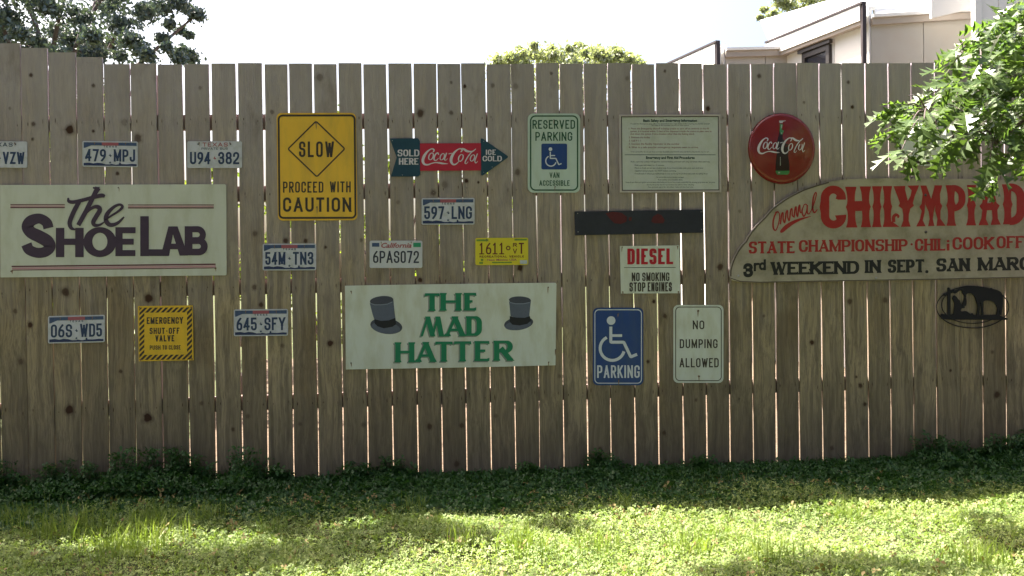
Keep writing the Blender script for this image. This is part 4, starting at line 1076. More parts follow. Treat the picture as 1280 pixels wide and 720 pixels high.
def chily():
    r = sign_root('painted_board', 'big weathered white board with curved end, red CHILYMPIAD and chili cook off lettering', 'sign', 1151, 290)
    L = [(925, 352.4), (915, 350.5), (912.4, 345), (912.4, 338), (914.5, 329.5), (918.5, 320), (923, 312), (928, 305.5), (932, 301.5), (934.5, 296.5), (938.5, 290.5), (947, 280), (956, 271.3), (964, 262), (973, 254.6), (982, 248.5), (991.7, 243), (1004, 237), (1017, 232.6), (1035, 227.4), (1054, 224.4), (1080, 223.2), (1110, 222.8), (1200, 223.4), (1280, 226)]
    Rr = [(1310, 231), (1335, 241), (1355, 255), (1372, 275), (1386, 302), (1392, 325), (1391, 340), (1384, 345), (1280, 347.2), (1180, 349.6), (1090, 351), (1000, 352.6), (950, 353.6)]
    panel(r, 'board', L+Rr, OLDW, back=.002, front=.022)
    b = .0228
    # dark worn lip along the curved edge
    p = Print(0, 0, b); p.ribbon([(x+1.2, y+.6) for x, y in L[2:20]], 1.6, 0, ext=False); p.ribbon([(914, 348), (925, 351.6), (950, 352.8), (1000, 351.8), (1090, 350.2), (1180, 348.8), (1280, 346.4)], 1.1, 1, ext=False); p.build('worn_edge', RWOOD, r)
    sl = -.0125
    p = Print(0, 0, b)
    def Z(x, y): return (1000+x/4.5714, 212+y/4.5714)
    def pg(pts, lay): p.poly([Z(*k) for k in pts], lay)
    def stem(a0, a1, c0, c1, yt, yb, lay):
        lv = (0, .04, .12, .22, .33, .41, .46, .50, .54, .60, .70, .82, .93, .97, 1)
        wf = (1, .97, .80, .70, .66, .72, .84, .97, .84, .72, .66, .70, .84, .97, 1)
        for q in range(14):
            def e(k):
                t = lv[k]; x0, x1 = a0+(c0-a0)*t, a1+(c1-a1)*t; m, h = (x0+x1)/2, (x1-x0)/2*wf[k]; return m-h, m+h, yt+(yb-yt)*t
            l0, r0_, y0_ = e(q); l1, r1_, y1_ = e(q+1); pg([(l0, y0_), (r0_, y0_), (r1_, y1_), (l1, y1_)], lay)
    p.ribbon(round_poly([Z(238, 172), Z(238, 114), Z(143, 114), Z(143, 314), Z(240, 314), Z(240, 262)], 11, False, 7), 10.6, 0, .92, ext=False)
    pg([(204, 168), (256, 168), (252, 142), (240, 118), (214, 130)], 1); pg([(200, 262), (265, 257), (262, 285), (248, 310), (212, 292)], 1); pg([(118, 180), (126, 214), (119, 250), (112, 214)], 1)
    stem(258, 322, 264, 328, 98, 331, 2); stem(342, 405, 348, 406, 96, 329, 3); pg([(300, 186), (318, 180), (350, 179), (366, 184), (366, 232), (350, 236), (322, 237), (300, 230)], 4)
    stem(412, 468, 412, 466, 95, 329, 2); stem(472, 526, 473, 530, 94, 328, 3)
    pg([(505, 300), (526, 297), (540, 306), (556, 318), (568, 327), (505, 328)], 4)
    p.ribbon(spline([Z(536, 300)+(4.2,), Z(535, 272)+(4.2,), Z(548, 258)+(3.8,), Z(562, 266)+(3.0,), Z(558, 276)+(1.6,)], 4), 4, 5, ext=False)
    pg([(535, 95), (602, 93), (600, 112), (612, 160), (618, 190), (618, 224), (585, 224), (563, 208), (571, 192), (556, 150), (540, 110)], 6)
    pg([(614, 92), (680, 90), (674, 108), (656, 150), (645, 192), (651, 206), (630, 224), (604, 224), (606, 200), (616, 178), (632, 150), (638, 118)], 7)
    pg([(584, 222), (631, 222), (622, 256), (621, 292), (632, 326), (577, 327), (590, 292), (590, 256)], 8)
    pg([(688, 91), (714, 91), (722, 150), (714, 200), (712, 245), (702, 290), (718, 324), (664, 325), (686, 282), (696, 236), (682, 213), (695, 195), (701, 140)], 9)
    pg([(706, 91), (722, 91), (750, 168), (770, 90), (786, 90), (780, 150), (774, 200), (765, 240), (759, 282), (768, 322), (732, 323), (741, 282), (735, 240), (716, 200), (718, 150)], 10)
    pg([(768, 90), (813, 90), (800, 140), (802, 190), (813, 207), (803, 235), (802, 280), (832, 321), (780, 322), (786, 282), (772, 236), (774, 190), (776, 140)], 11)
    stem(832, 892, 838, 892, 89, 321, 2)
    p.ribbon(round_poly([Z(870, 104), Z(926, 104), Z(926, 222), Z(874, 222)], 11, False, 7), 8.6, 12, .82, ext=False)
    stem(954, 1006, 950, 1006, 88, 319, 2)
    pg([(1045, 87), (1080, 86), (1076, 150), (1068, 200), (1068, 240), (1062, 282), (1078, 317), (1020, 318), (1036, 280), (1042, 232), (1026, 209), (1041, 190), (1049, 140)], 13)
    pg([(1076, 86), (1109, 86), (1112, 140), (1124, 190), (1141, 205), (1128, 230), (1131, 280), (1147, 314), (1090, 316), (1100, 280), (1097, 235), (1092, 190), (1082, 140)], 14)
    pg([(1058, 192), (1104, 191), (1106, 232), (1058, 233)], 15)
    stem(1154, 1216, 1160, 1216, 84, 313, 2)
    p.ribbon(round_poly([Z(1195, 100), Z(1262, 100), Z(1262, 296), Z(1198, 296)], 13, False, 7), 10.6, 16, .86, ext=False)
    p.build('red_title', BRED, r)
    p = Print(-.0095, 1080, b)
    kw = dict(contrast=.62, serif=.22)
    text(p, 'STATE', 936, 993.2, 300.6, 315.6, 3.5, gap=1.3, **kw); text(p, 'CHAMPIONSHIP', 998.6, 1134.6, 299.4, 314.2, 3.3, gap=1.1, **kw)
    p.ellipse(1139.6, 306, 1.4, 1.4)
    text(p, 'CHIL', 1143.6, 1181.6, 299.2, 314.2, 3.4, gap=1.1, **kw); p.rect(1183.4, 305.5, 1186.8, 314.2); p.ellipse(1185.1, 302.4, 1.8, 1.5)
    text(p, 'COOK', 1190.6, 1242.4, 297.6, 313.2, 3.4, gap=1.1, **kw); text(p, 'OFF', 1245.6, 1280, 296.8, 312, 3.4, gap=1.1, **kw)
    p.build('red_subtitle', BRED, r)
    p = Print(-.0125, 1080, b)
    kw = dict(contrast=.66, serif=.2)
    glyph(p, '3', 929.2, 941.4, 327.2, 344.8, 4.2); glyph(p, 'r', 942.2, 949.6, 323.6, 337.4, 2.8); glyph(p, 'd', 948.8, 957.4, 322.6, 336.2, 2.8)
    text(p, 'WEEKEND', 963.6, 1074, 326.0, 342.2, 4.3, gap=.8, **kw); text(p, 'IN', 1081.4, 1101, 325.2, 341.4, 4.2, gap=1.2, **kw)
    text(p, 'SEPT', 1109.8, 1155.2, 325, 341.4, 4.2, gap=1, **kw); p.ellipse(1158.6, 340.6, 2, 2)
    text(p, 'SAN', 1170.4, 1212.4, 324.2, 340.6, 4.3, gap=1, **kw); text(p, 'MARCOS', 1222.4, 1320, 323.6, 340.2, 4.3, gap=1, **kw)
    p.build('black_line', mat('sign_black_paint', (.012, .012, .013), .55), r)
    # "annual" in thin script, climbing along the curve
    p = Print(0, 0, b)
    def A(x, y, w=9): return (900+x/4.8, 210+y/4.8, w*.85/4.8)
    p.ribbon(spline([A(352, 262, 8), A(335, 272, 9), A(320, 315, 12), A(320, 358, 12), A(333, 374, 9), A(348, 345, 7), A(358, 290, 8), A(348, 262, 6), A(330, 268, 6)], 5), 1, 0, ext=False)
    def humps(x0, yt0, n, w, h, sl, l):
        pts = []
        for k in range(n):
            xa = x0+k*w; ya = yt0+sl*(xa-x0)
            pts += [A(xa, ya+h, 10), A(xa+w*.30, ya+8, 11), A(xa+w*.62, ya-3, 7), A(xa+w*.66, ya+h*.55, 10)]
        pts.append(A(x0+n*w, yt0+sl*n*w+h*.85, 7)); p.ribbon(spline(pts, 5), 1, l, ext=False)
    humps(362, 272, 3, 27, 66, -.45, 1); humps(444, 236, 2, 22, 62, -.42, 2)
    p.ribbon(spline([A(500, 232, 7), A(492, 262, 10), A(503, 290, 10), A(518, 262, 8), A(522, 225, 7), A(508, 218, 6), A(498, 236, 6)], 5), 1, 3, ext=False)
    p.ribbon(spline([A(524, 222, 9), A(524, 268, 10), A(537, 272, 6), A(560, 225, 7), A(578, 160, 8), A(572, 148, 8), A(560, 180, 10), A(556, 240, 11), A(566, 268, 10), A(584, 248, 6)], 5), 1, 4, ext=False)
    sw = spline([A(546, 290, 3), A(490, 305, 14), A(440, 326, 24), A(400, 352, 30), A(372, 378, 24), A(362, 386, 8)], 5)
    p.ribbon(sw, 1, 5, ext=False); p.build('script_lettering', BRED, r)
    screws(r, [(1154.4, 244.3), (1154.8, 290.2)], b, 2.0, m=MATS['screw']); screws(r, [(921.5, 345), (1093, 347.5)], b, 1.6, m=SEAM)
chily()

def diesel():
    r = sign_root('fuel_sign', 'small white sign reading DIESEL in red, NO SMOKING STOP ENGINES in black', 'sign', 812, 337)
    s = -.005
    panel(r, 'panel', [(774.9, 307.6), (849.2, 306.7), (850.2, 366.6), (776.2, 366.9)], CREAM2)
    p = Print(s, 812, F1); text(p, 'DIESEL', 784.2, 841.4, 310.6, 330.4, 4.1, gap=1.9, contrast=.75, rad=.45); p.build('red_lettering', DIS_R, r)
    p = Print(s, 812, F1); p.rect(780, 334, 844.5, 334.7); text(p, 'NO', 789.6, 799.6, 340.6, 351.4, 1.7, gap=.9); text(p, 'SMOKING', 802.8, 836.8, 340.6, 351.4, 1.6, gap=.9)
    text(p, 'STOP', 786.8, 806.8, 352.8, 364.4, 1.75, gap=.9); text(p, 'ENGINES', 809.6, 839.8, 352.8, 364.4, 1.75, gap=.9); p.build('black_lettering', BLACK, r)
    screws(r, [(777.5, 309), (847, 308.4), (848, 364.8), (778.5, 365)], F1, .7)
diesel()

def hatter():
    r = sign_root('painted_board', 'pale board lettered THE MAD HATTER in green between two painted top hats', 'sign', 563, 407)
    panel(r, 'board', [(431.2, 357.2), (470, 356.4), (560, 355.0), (694.4, 353.4), (695.6, 355), (694.4, 456.6), (600, 459.0), (432.4, 461.9)], CREAM2, back=.001, front=.013)
    b = .0136
    L = []
    kw = dict(contrast=.46, serif=.16)
    rows = [('T', 531.2, 549.2, 366.6, 388.8), ('H', 550.8, 576.4, 366.2, 388.4), ('E', 580.6, 595.2, 366, 388.2),
            ('M', 525.5, 554.6, 395.6, 420.6), ('A', 556.0, 581.4, 395.4, 420.4), ('D', 583, 602.4, 395.2, 419.8),
            ('H', 494.2, 518, 427.8, 453), ('A', 519.6, 544.8, 427.4, 452.6), ('T', 544.2, 565.6, 427, 452.2), ('T', 567.8, 588.8, 426.6, 451.8), ('E', 593.8, 611.6, 426.2, 451.4), ('R', 617.6, 641, 425.8, 451)]
    for nm, m, off, lay in (('letter_shadow', GREYSH, (-1.7, 1.3), 0), ('lettering', GRN, None, 0)):
        p = Print(0, 0, b+(0 if off else .0016))
        for ch, x0, x1, y0, y1 in rows:
            if ch == 'M':
                for q, tt, l in (([(x0+1.5, y1), (x0+9.5, y0)], 3.0, 0), ([(x0+9.0, y0), (x0+15.5, y1)], 6.2, 1), ([(x0+15, y1), (x0+22, y0)], 3.0, 2), ([(x0+21.6, y0), (x0+26.5, y1)], 6.4, 3)):
                    p.ribbon(q, tt, l, ext=1.8, clip=(y0, y1), shadow=off or (0, 0))
            else: glyph(p, ch, x0, x1, y0, y1, 6.6, shadow=off, **kw)
        p.build(nm, m, r)
    def hat(ox, oy, s, top_, body, brim, band, hl):
        q = Print(0, 0, b)
        def W(x, y): return (ox+x/s, oy+y/s)
        q.ellipse(*W(*brim[0]), brim[1]/s, brim[2]/s, 0, brim[3]); q.build('hat_brim', HATD, r)
        q = Print(0, 0, b+.0003); q.ellipse(*W(brim[0][0]-4, brim[0][1]+14), brim[1]/s*.9, brim[2]/s*.72, 0, brim[3]); q.build('brim_sheen', HATG, r)
        q = Print(0, 0, b+.0006); q.poly([W(*k) for k in band]); q.build('hat_band', HATB, r)
        q = Print(0, 0, b+.0009); q.poly([W(*k) for k in body]); q.build('hat_crown', HATG, r)
        q = Print(0, 0, b+.0012); q.ellipse(*W(*top_[0]), top_[1]/s, top_[2]/s, 0, top_[3]); q.build('hat_top', HATD, r)
        q = Print(0, 0, b+.0015); q.ribbon([W(*k)+(1.0,) for k in hl], 1, 0, ext=False); q.build('highlight_print', HATL, r)
    hat(430, 350, 6.26, ((294, 160), 92, 34, -.10), [(201, 180), (386, 150), (392, 220), (402, 296), (350, 316), (290, 320), (236, 306), (222, 262)], ((331, 360), 126, 62, .13), [(236, 298), (290, 318), (350, 314), (402, 292), (408, 345), (380, 366), (310, 378), (262, 362), (240, 340)], [(206, 182), (240, 194), (290, 194), (340, 188), (378, 172)])
    hat(560, 350, 6.264, ((563, 157), 86, 29, .03), [(478, 168), (650, 160), (643, 220), (636, 284), (600, 296), (530, 294), (490, 282), (484, 220)], ((553, 340), 115, 52, -.14), [(484, 282), (530, 294), (600, 294), (640, 280), (650, 318), (620, 344), (560, 356), (505, 350), (482, 326)], [(484, 176), (530, 186), (590, 186), (640, 176)])
    for (x, y) in ((685, 359), (439, 364), (439, 453.5), (685.6, 452.4), (694.2, 437)): screws(r, [(x, y)], .013, .9)
hatter()

def blue_parking():
    r = sign_root('parking_sign', 'blue sign with white wheelchair symbol over the word PARKING', 'sign', 773, 433)
    panel(r, 'panel', rrect(741.1, 384.6, 804.2, 481.6, 6.5), SBLUE)
    p = Print(0, 0, F1); p.rrect_line(743.6, 387.2, 801.8, 479, 5, 1.1); p.build('border', SWHITE, r)
    p = Print(0, 0, F1); wheelchair(p, 742.2, 384.4, 1/2.769, 3.7); p.build('wheelchair_symbol', SWHITE, r)
    p = Print(0, 0, F1); text(p, 'PARKING', 746.4, 799.6, 456.6, 472.4, 2.1, gap=1.8); p.build('lettering', SWHITE, r)
    screws(r, [(772.6, 392), (773.4, 474.5)], F2, .9)
blue_parking()
def dumping():
    r = sign_root('rule_sign', 'white sign with black border reading NO DUMPING ALLOWED', 'sign', 873, 430)
    panel(r, 'panel', rrect(841.8, 381.2, 904.4, 478.6, 6), CREAM2)
    p = Print(0, 0, F1); p.rrect_line(844.6, 383.8, 901.6, 475.8, 5, 1.0); p.build('border', BLACK, r)
    p = Print(0, 0, F1); text(p, 'NO', 866, 880.4, 400.6, 411.6, 1.6, gap=1.9); text(p, 'DUMPING', 849.6, 897, 424, 435.2, 1.6, gap=1.8); text(p, 'ALLOWED', 849.4, 898.4, 447.6, 459.2, 1.6, gap=1.6); p.build('lettering', BLACK, r)
    screws(r, [(872.6, 388.6), (873.6, 470.4)], F2, .9)
dumping()
def emergency():
    r = sign_root('warning_sign', 'square yellow sign with striped border reading EMERGENCY SHUT-OFF VALVE', 'sign', 207, 416)
    s = -.008
    panel(r, 'panel', [(172.4, 382.6), (240.8, 381.6), (242.0, 450.3), (173.4, 451.6)], YEL2)
    p = Print(s, 207, F1)
    x0, y0, x1, y1, w = 174.2, 384.4, 240, 449.6, 6.2
    def band(lo, hi, horiz, other):
        k = lo-w; st = 6.55
        while k < hi:
            a, c = k, k+3.7
            if horiz: q = [(a+w, other), (c+w, other), (c, other+w), (a, other+w)]
            else: q = [(other, a+w), (other+w, a), (other+w, c), (other, c+w)]
            # clip along the band
            if horiz:
                qq = clip_y([(b_, a_) for a_, b_ in q], lo, hi); q = [(b_, a_) for a_, b_ in qq]
            else: q = clip_y(q, lo, hi)
            if len(q) >= 3: p.poly(q)
            k += st
    band(x0, x1, True, y0); band(x0, x1, True, y1-w); band(y0+w, y1-w, False, x0); band(y0+w, y1-w, False, x1-w)
    p.build('hazard_stripes', BLACK, r)
    p = Print(s, 207, F1); text(p, 'EMERGENCY', 183.4, 228.8, 396.4, 404.8, 1.5, gap=1); text(p, 'SHUT-OFF', 187, 224.4, 409.6, 417.4, 1.45, gap=1.1); text(p, 'VALVE', 194.2, 217.8, 419, 426.8, 1.5, gap=1.3)
    text(p, 'PUSH', 187.2, 200.6, 431.6, 437, .9, gap=.7); text(p, 'TO', 203, 208.6, 431.6, 437, .9, gap=.7); text(p, 'CLOSE', 211, 225.8, 431.6, 437, .9, gap=.7)
    p.build('lettering', BLACK, r)
    screws(r, [(175, 384.5), (239, 384), (240, 448.5), (175.6, 449.6)], F2, .6)
emergency()

def ornament():
    r = sign_root('wall_ornament', 'black cut metal ornament of a grazing horse and kneeling cowboy in an oval', 'ornament', 1214, 383)
    s = 11.07
    def W(x, y): return (1160+x/s, 350+y/s)
    def cut(nm, pts, back=.006, front=.011, seg=4, sm=True):
        q = [W(*k) for k in (spline(pts, seg, True) if sm else pts)]
        pr = Print(); n = len(q)
        a = sum(q[i-1][0]*q[i][1]-q[i][0]*q[i-1][1] for i in range(n))
        if a > 0: q = q[::-1]
        v = []
        for (x, y) in q: w = P(x, y); v.append((w.x, -front, w.z))
        for (x, y) in q: w = P(x, y); v.append((w.x, -back, w.z))
        f = [tuple(range(n)), tuple(range(2*n-1, n-1, -1))]+[(i, n+i, n+(i+1) % n, (i+1) % n) for i in range(n)]
        mesh_obj(nm, v, f, IRON, r)
    def wire(nm, pts, rad):
        V, Fc = [], []
        q = []
        for (x, y) in pts: w = P(*W(x, y)); q.append((w.x, -.010, w.z))
        tube(V, Fc, q, [rad]*len(q), 6); mesh_obj(nm, V, Fc, IRON, r)
    wire('oval_ring', [(605+500*math.cos(a), 375+288*math.sin(a)) for a in [2*math.pi*k/48 for k in range(49)]], .0030)
    wire('inner_ring', [(605+430*math.cos(a), 345+255*math.sin(a)) for a in [D2R(k) for k in range(20, 221, 8)]], .0026)
    cut('ground_bar', [(175, 470), (250, 478), (330, 470), (420, 450), (500, 430), (540, 445), (580, 470), (600, 455), (620, 480), (700, 485), (900, 482), (960, 470), (1000, 500), (1075, 525), (1075, 550), (900, 552), (600, 548), (300, 548), (180, 535)], .0055, .0115, 3)
    cut('cross_post', [(258, 112), (272, 104), (290, 112), (298, 150), (298, 480), (258, 480)], .0065, .0125, 2, False)
    cut('cross_arm', [(200, 190), (345, 135), (352, 165), (206, 222)], .007, .013, 2, False)
    horse = [(340, 155), (410, 120), (455, 92), (520, 80), (610, 80), (700, 88), (760, 98), (830, 118), (860, 108), (885, 122), (950, 140), (1000, 175), (1020, 230), (1022, 330), (1010, 420), (1000, 480), (985, 470), (975, 400), (968, 480), (945, 490), (935, 470), (945, 400), (935, 360), (890, 305), (830, 285), (755, 295), (748, 380), (752, 485), (725, 488), (722, 380), (715, 300), (700, 380), (688, 490), (655, 492), (672, 380), (655, 290), (620, 210), (570, 185), (525, 190), (512, 240), (520, 300), (512, 350), (480, 360), (468, 320), (488, 270), (492, 220), (470, 190), (455, 150), (420, 150), (370, 185), (345, 180)]
    cut('horse', horse, .006, .012, 3)
    cut('cowboy', [(340, 215), (375, 225), (395, 255), (425, 285), (445, 330), (490, 365), (490, 385), (450, 395), (440, 430), (500, 440), (520, 470), (400, 480), (345, 480), (345, 420), (355, 360), (345, 300), (325, 260)], .0065, .0125, 3)
ornament()

# ------------------------------------------------------------------ trees
mat('bark', (0.13, 0.105, 0.085), .9, var=.35, scale=25, bump=.5)
leaf_mat('oak_leaf', (0.045, 0.095, 0.03), (0.16, 0.22, 0.07), .33, .38, 3.0, .6)
leaf_mat('far_dark_leaf', (0.075, 0.10, 0.098), (0.14, 0.17, 0.16), .5, .12, 1.5)
leaf_mat('far_light_leaf', (0.23, 0.24, 0.165), (0.36, 0.37, 0.26), .5, .3, 1.5)
leaf_mat('shrub_leaf', (0.09, 0.15, 0.03), (0.22, 0.24, 0.05), .5, .35, 1.5)
def leaf_cloud(name, centers, radii, per, size, material, parent, flat=.8, label=None):
    C = np.array(centers); R = np.array(radii); idx = np.repeat(np.arange(len(C)), per)
    n = len(idx)
    d = rng.normal(0, 1, (n, 3)); d /= np.linalg.norm(d, axis=1)[:, None]
    rr = np.minimum(np.abs(rng.normal(0, .62, n)), 1.7)
    R = R*rng.uniform(.8, 1.25, len(R))
    pos = C[idx]+d*(R[idx]*rr)[:, None]*np.array([1, 1, flat])
    s = rng.uniform(.6, 1.25, n)*size
    u = rng.normal(0, 1, (n, 3)); u /= np.linalg.norm(u, axis=1)[:, None]
    w = np.cross(u, rng.normal(0, 1, (n, 3))); w /= np.linalg.norm(w, axis=1)[:, None]
    q = np.stack([pos-u*s[:, None]*.5, pos+w*s[:, None]*.28, pos+u*s[:, None]*.5, pos-w*s[:, None]*.28], 1)
    if parent: q = q-np.array(parent_origin(parent))
    return np_mesh(name, q.reshape(-1, 3), 4, material, parent)
def tree(name, label, base, trunk_top, r0, centers, radii, per, size, material, group=None, limbs=14):
    t = empty(name, base, label, 'tree' if 'shrub' not in name else 'shrub', group)
    V, Fc = [], []
    b, tt = Vector(base), Vector(trunk_top)
    mid = (b+tt)/2+Vector((random.uniform(-.1, .1), random.uniform(-.1, .1), 0))
    tube(V, Fc, [b-Vector((0, 0, .1)), b+Vector((0, 0, .15)), mid, tt], [r0*1.35, r0*1.05, r0*.85, r0*.6], 10)
    mesh_obj('trunk', V, Fc, MATS['bark'], t, smooth=True)
    ids = list(range(len(centers))); random.shuffle(ids)
    for k in ids[:limbs]:
        c = Vector(centers[k]); m1 = tt.lerp(c, .45)+Vector((random.uniform(-.15, .15), random.uniform(-.15, .15), .12))*((c-tt).length*.4)
        V, Fc = [], []
        pts = [tuple(q) for q in spline([tuple(tt-Vector((0, 0, .1))), tuple(m1), tuple(c)], 4)]
        tube(V, Fc, pts, [r0*.26*(1-i/len(pts))+.008 for i in range(len(pts))], 6)
        # side twigs
        for _ in range(4):
            i = random.randint(len(pts)//2, len(pts)-1); p0 = Vector(pts[i]); e = p0+Vector((random.uniform(-1, 1), random.uniform(-1, 1), random.uniform(-.3, 1)))*radii[k]*.9
            tube(V, Fc, [p0, p0.lerp(e, .5)+Vector((0, 0, .03)), e], [.012, .008, .004], 4)
        mesh_obj('limb', V, Fc, MATS['bark'], t, smooth=True)
    leaf_cloud('crown', centers, radii, per, size, material, t)
    return t
def clumps(lst, Y, dY):
    c, r = [], []
    for (px, py, rad) in lst:
        yy = Y+random.uniform(-dY, dY); q = P(px, py, yy); c.append(tuple(q)); r.append(rad*(yy-CAM.y)/F)
    return c, r
def fill(x0, x1, y0, y1, n, r0, r1): return [(random.uniform(x0, x1), random.uniform(y0, y1), random.uniform(r0, r1)) for _ in range(n)]
L1 = [(10,22,16),(25,42,13),(3,47,11),(60,8,22),(72,38,22),(50,58,18),(92,52,22),(100,20,22),(115,45,18),(135,8,20),(150,32,19),(163,50,12),(180,16,17),(176,62,10),(200,10,15),(225,6,13),(246,18,11),(212,30,7),(226,38,6),(203,48,7),(209,60,7),(228,64,7),(238,72,9),(222,73,8),(185,70,9),(30,70,13),(236,44,5),(120,66,14),(135,55,10),(150,70,8),(110,78,13),(70,70,16)]
L1 += fill(-220, 0, -60, 110, 34, 16, 30)+fill(0, 130, 70, 150, 8, 14, 22)+fill(-60, 240, -130, -8, 34, 18, 30)
c, r = clumps(L1, 9.5, 1.6)
tb = P(60, 300, 9.5)
tree('broad_tree', 'large dark leafed tree rising beyond the left end of the fence', (tb.x, 9.5, 0), (tb.x+.1, 9.5, 3.4), .2, c, r, 950, .082, MATS['far_dark_leaf'], limbs=14)
L2 = [(622,73,8),(640,69,9),(655,66,9),(668,63,9),(684,66,10),(700,66,11),(716,63,10),(732,64,10),(748,64,8),(745,60,5),(760,68,9),(776,70,8),(790,74,6),(803,77,5),(738,59,4),(690,58,5),(712,57,4)]
L2 += fill(625, 790, 82, 130, 16, 10, 16)
L2 = [(a, b_+4, q*1.25) for a, b_, q in L2]+fill(626, 795, 66, 84, 26, 5, 10)+[(722,57,4),(731,59,3),(770,62,4),(668,57,4),(650,61,3),(786,69,3)]
c, r = clumps(L2, 17, 1.6)
tb = P(705, 300, 17)
tree('round_tree', 'pale green tree whose top just shows above the middle of the fence', (tb.x, 17, 0), (tb.x, 17, 3.5), .2, c, r, 420, .12, MATS['far_light_leaf'], limbs=6)
L3 = [(985,6,14),(1010,-2,14),(966,19,8),(1032,-8,14),(1000,14,9),(975,2,9),(955,12,5),(950,22,3),(990,24,6)]+fill(960, 1150, -70, -15, 14, 16, 26)+fill(985, 1100, 20, 60, 6, 12, 18)
c, r = clumps(L3, 20, 1.2)
tb = P(1040, 300, 20)
tree('tall_tree', 'sunlit yellow green tree top behind the white roofs', (tb.x, 20, 0), (tb.x, 20, 4), .25, c, r, 420, .14, MATS['far_light_leaf'], limbs=6)
# shrubs behind the fence, seen in slivers through the gaps
LBL = ['leafy shrub glimpsed through the fence gaps below the VZW plate', 'leafy shrub glimpsed through the fence gaps under the 479 MPJ plate', 'leafy shrub glimpsed through the gaps around the U94 382 plate', 'shrub glimpsed through the gaps just left of the yellow slow sign', 'leafy shrub glimpsed through the gaps behind the yellow slow sign', 'shrub glimpsed through the gaps left of the red soda arrow', 'shrub glimpsed through the gaps right of the 597 LNG plate', 'shrub behind the fence past its left end outside the picture']
for k, (px, Y, top_, w, n) in enumerate(((20, 3.2, 150, 60, 20), (120, 4.0, 130, 70, 22), (215, 3.4, 190, 60, 18), (300, 4.6, 230, 60, 16), (400, 5.0, 150, 60, 14), (500, 4.4, 170, 70, 14), (600, 6.0, 150, 60, 12), (-90, 3.5, 120, 70, 20))):
    L = fill(px-w, px+w, top_, 330, n, 14, 24)+fill(px-w*.8, px+w*.8, 330, 440, max(4, n//2), 14, 22)
    c, r = clumps(L, Y, .5); c = [(a, b, max(d, .25)) for a, b, d in c]
    tb = P(px, 300, Y)
    tree('shrub', LBL[k], (tb.x, Y, 0), (tb.x, Y, .6), .04, c, r, 150, .07, MATS['shrub_leaf'], 'shrubs behind the fence', limbs=5)

# ------------------------------------------------------------------ the oak whose branch hangs into view
def oak_leaf_mesh(seed):
    q = random.Random(seed)
    half = [(0, .012), (.10, .02), (.24, .19), (.20, .07), (.30, .055), (.50, .36), (.44, .13), (.53, .07), (.74, .30), (.66, .10), (.76, .05), (.92, .15), (.86, .05), (1.0, .0)]
    half = [(x+q.uniform(-.015, .015), y*q.uniform(.85, 1.15)) for x, y in half]
    half[-1] = (1.0, 0)
    V, Fc = [], []
    curl = q.uniform(.12, .35); fold = q.uniform(.15, .5)
    def z(x, y): return -curl*x*x+fold*abs(y)
    n = len(half)
    for (x, y) in half: V.append((min(x, 1), 0, z(min(x, 1), 0)))
    for s in (1, -1):
        b = len(V)
        for (x, y) in half: V.append((x, s*y, z(x, y)))
        for i in range(n-1):
            f = (i, i+1, b+i+1, b+i); Fc.append(f if s < 0 else f[::-1])
    b = len(V)
    V += [(-.22, -.008, 0), (-.22, .008, 0), (0.02, .008, 0), (0.02, -.008, 0)]; Fc.append((b, b+1, b+2, b+3))
    me = bpy.data.meshes.new('leaf'); me.from_pydata(V, [], Fc); me.materials.append(MATS['oak_leaf'])
    at = me.attributes.new('dummy', 'FLOAT', 'POINT')
    return me
LEAVES = [oak_leaf_mesh(k) for k in range(6)]
oak = empty('oak_tree', (4.5, -.9, 0), 'oak tree at the right edge with a leafy branch hanging over the chili sign', 'tree')
og = Vector((4.5, -.9, 0))
V, Fc = [], []
tube(V, Fc, [(4.5, -.9, -.1), (4.5, -.9, .2), (4.45, -.92, 1.4), (4.4, -.85, 2.6), (4.3, -.8, 4.2)], [.26, .2, .17, .15, .10], 12)
mesh_obj('trunk', V, Fc, MATS['bark'], oak, smooth=True)
def pxl(lst): return [tuple(P(a, b, Y)) for a, b, Y in lst]
limbs_ = {
 'A': pxl([(1520, 60, -.85), (1400, 50, -.85), (1330, 70, -.82), (1262, 100, -.78), (1205, 122, -.72), (1160, 145, -.66)]),
 'B': pxl([(1520, -60, -.8), (1400, -40, -.8), (1320, 5, -.75), (1268, 35, -.7), (1225, 60, -.62)]),
 'C': pxl([(1500, 100, -.95), (1400, 90, -.95), (1330, 120, -.95), (1280, 150, -.95), (1245, 180, -.92)])}
for k, pts in limbs_.items():
    V, Fc = [], []; sp = spline([(4.4, -.88, 2.3 if k != 'B' else 2.9)]+pts, 5)
    tube(V, Fc, sp, [.045*(1-i/len(sp))**1.2+.0035 for i in range(len(sp))], 7); mesh_obj('limb', V, Fc, MATS['bark'], oak, smooth=True)
tips = [(1107,178,'A'),(1112,150,'A'),(1122,198,'A'),(1120,136,'A'),(1140,200,'A'),(1158,118,'A'),(1178,92,'B'),(1150,160,'A'),(1175,196,'A'),(1196,184,'C'),(1212,190,'C'),(1232,212,'C'),(1238,228,'C'),(1262,200,'C'),(1282,208,'C'),(1190,62,'B'),(1212,46,'B'),(1236,28,'B'),(1252,12,'B'),(1276,6,'B'),(1222,88,'B'),(1246,72,'B'),(1270,58,'B'),(1200,150,'A'),(1226,140,'A'),(1250,130,'A'),(1276,110,'C'),(1238,164,'C'),(1262,178,'C'),(1285,190,'C'),(1175,150,'A'),(1190,122,'A'),(1214,112,'A'),(1260,96,'B'),(1184,104,'A'),(1132,168,'A'),(1220,182,'C'),(1170,182,'A'),(1130,120,'A'),(1290,75,'B'),(1240,105,'A'),(1205,172,'A')]
TW_V, TW_F = [], []
nleaf = 0
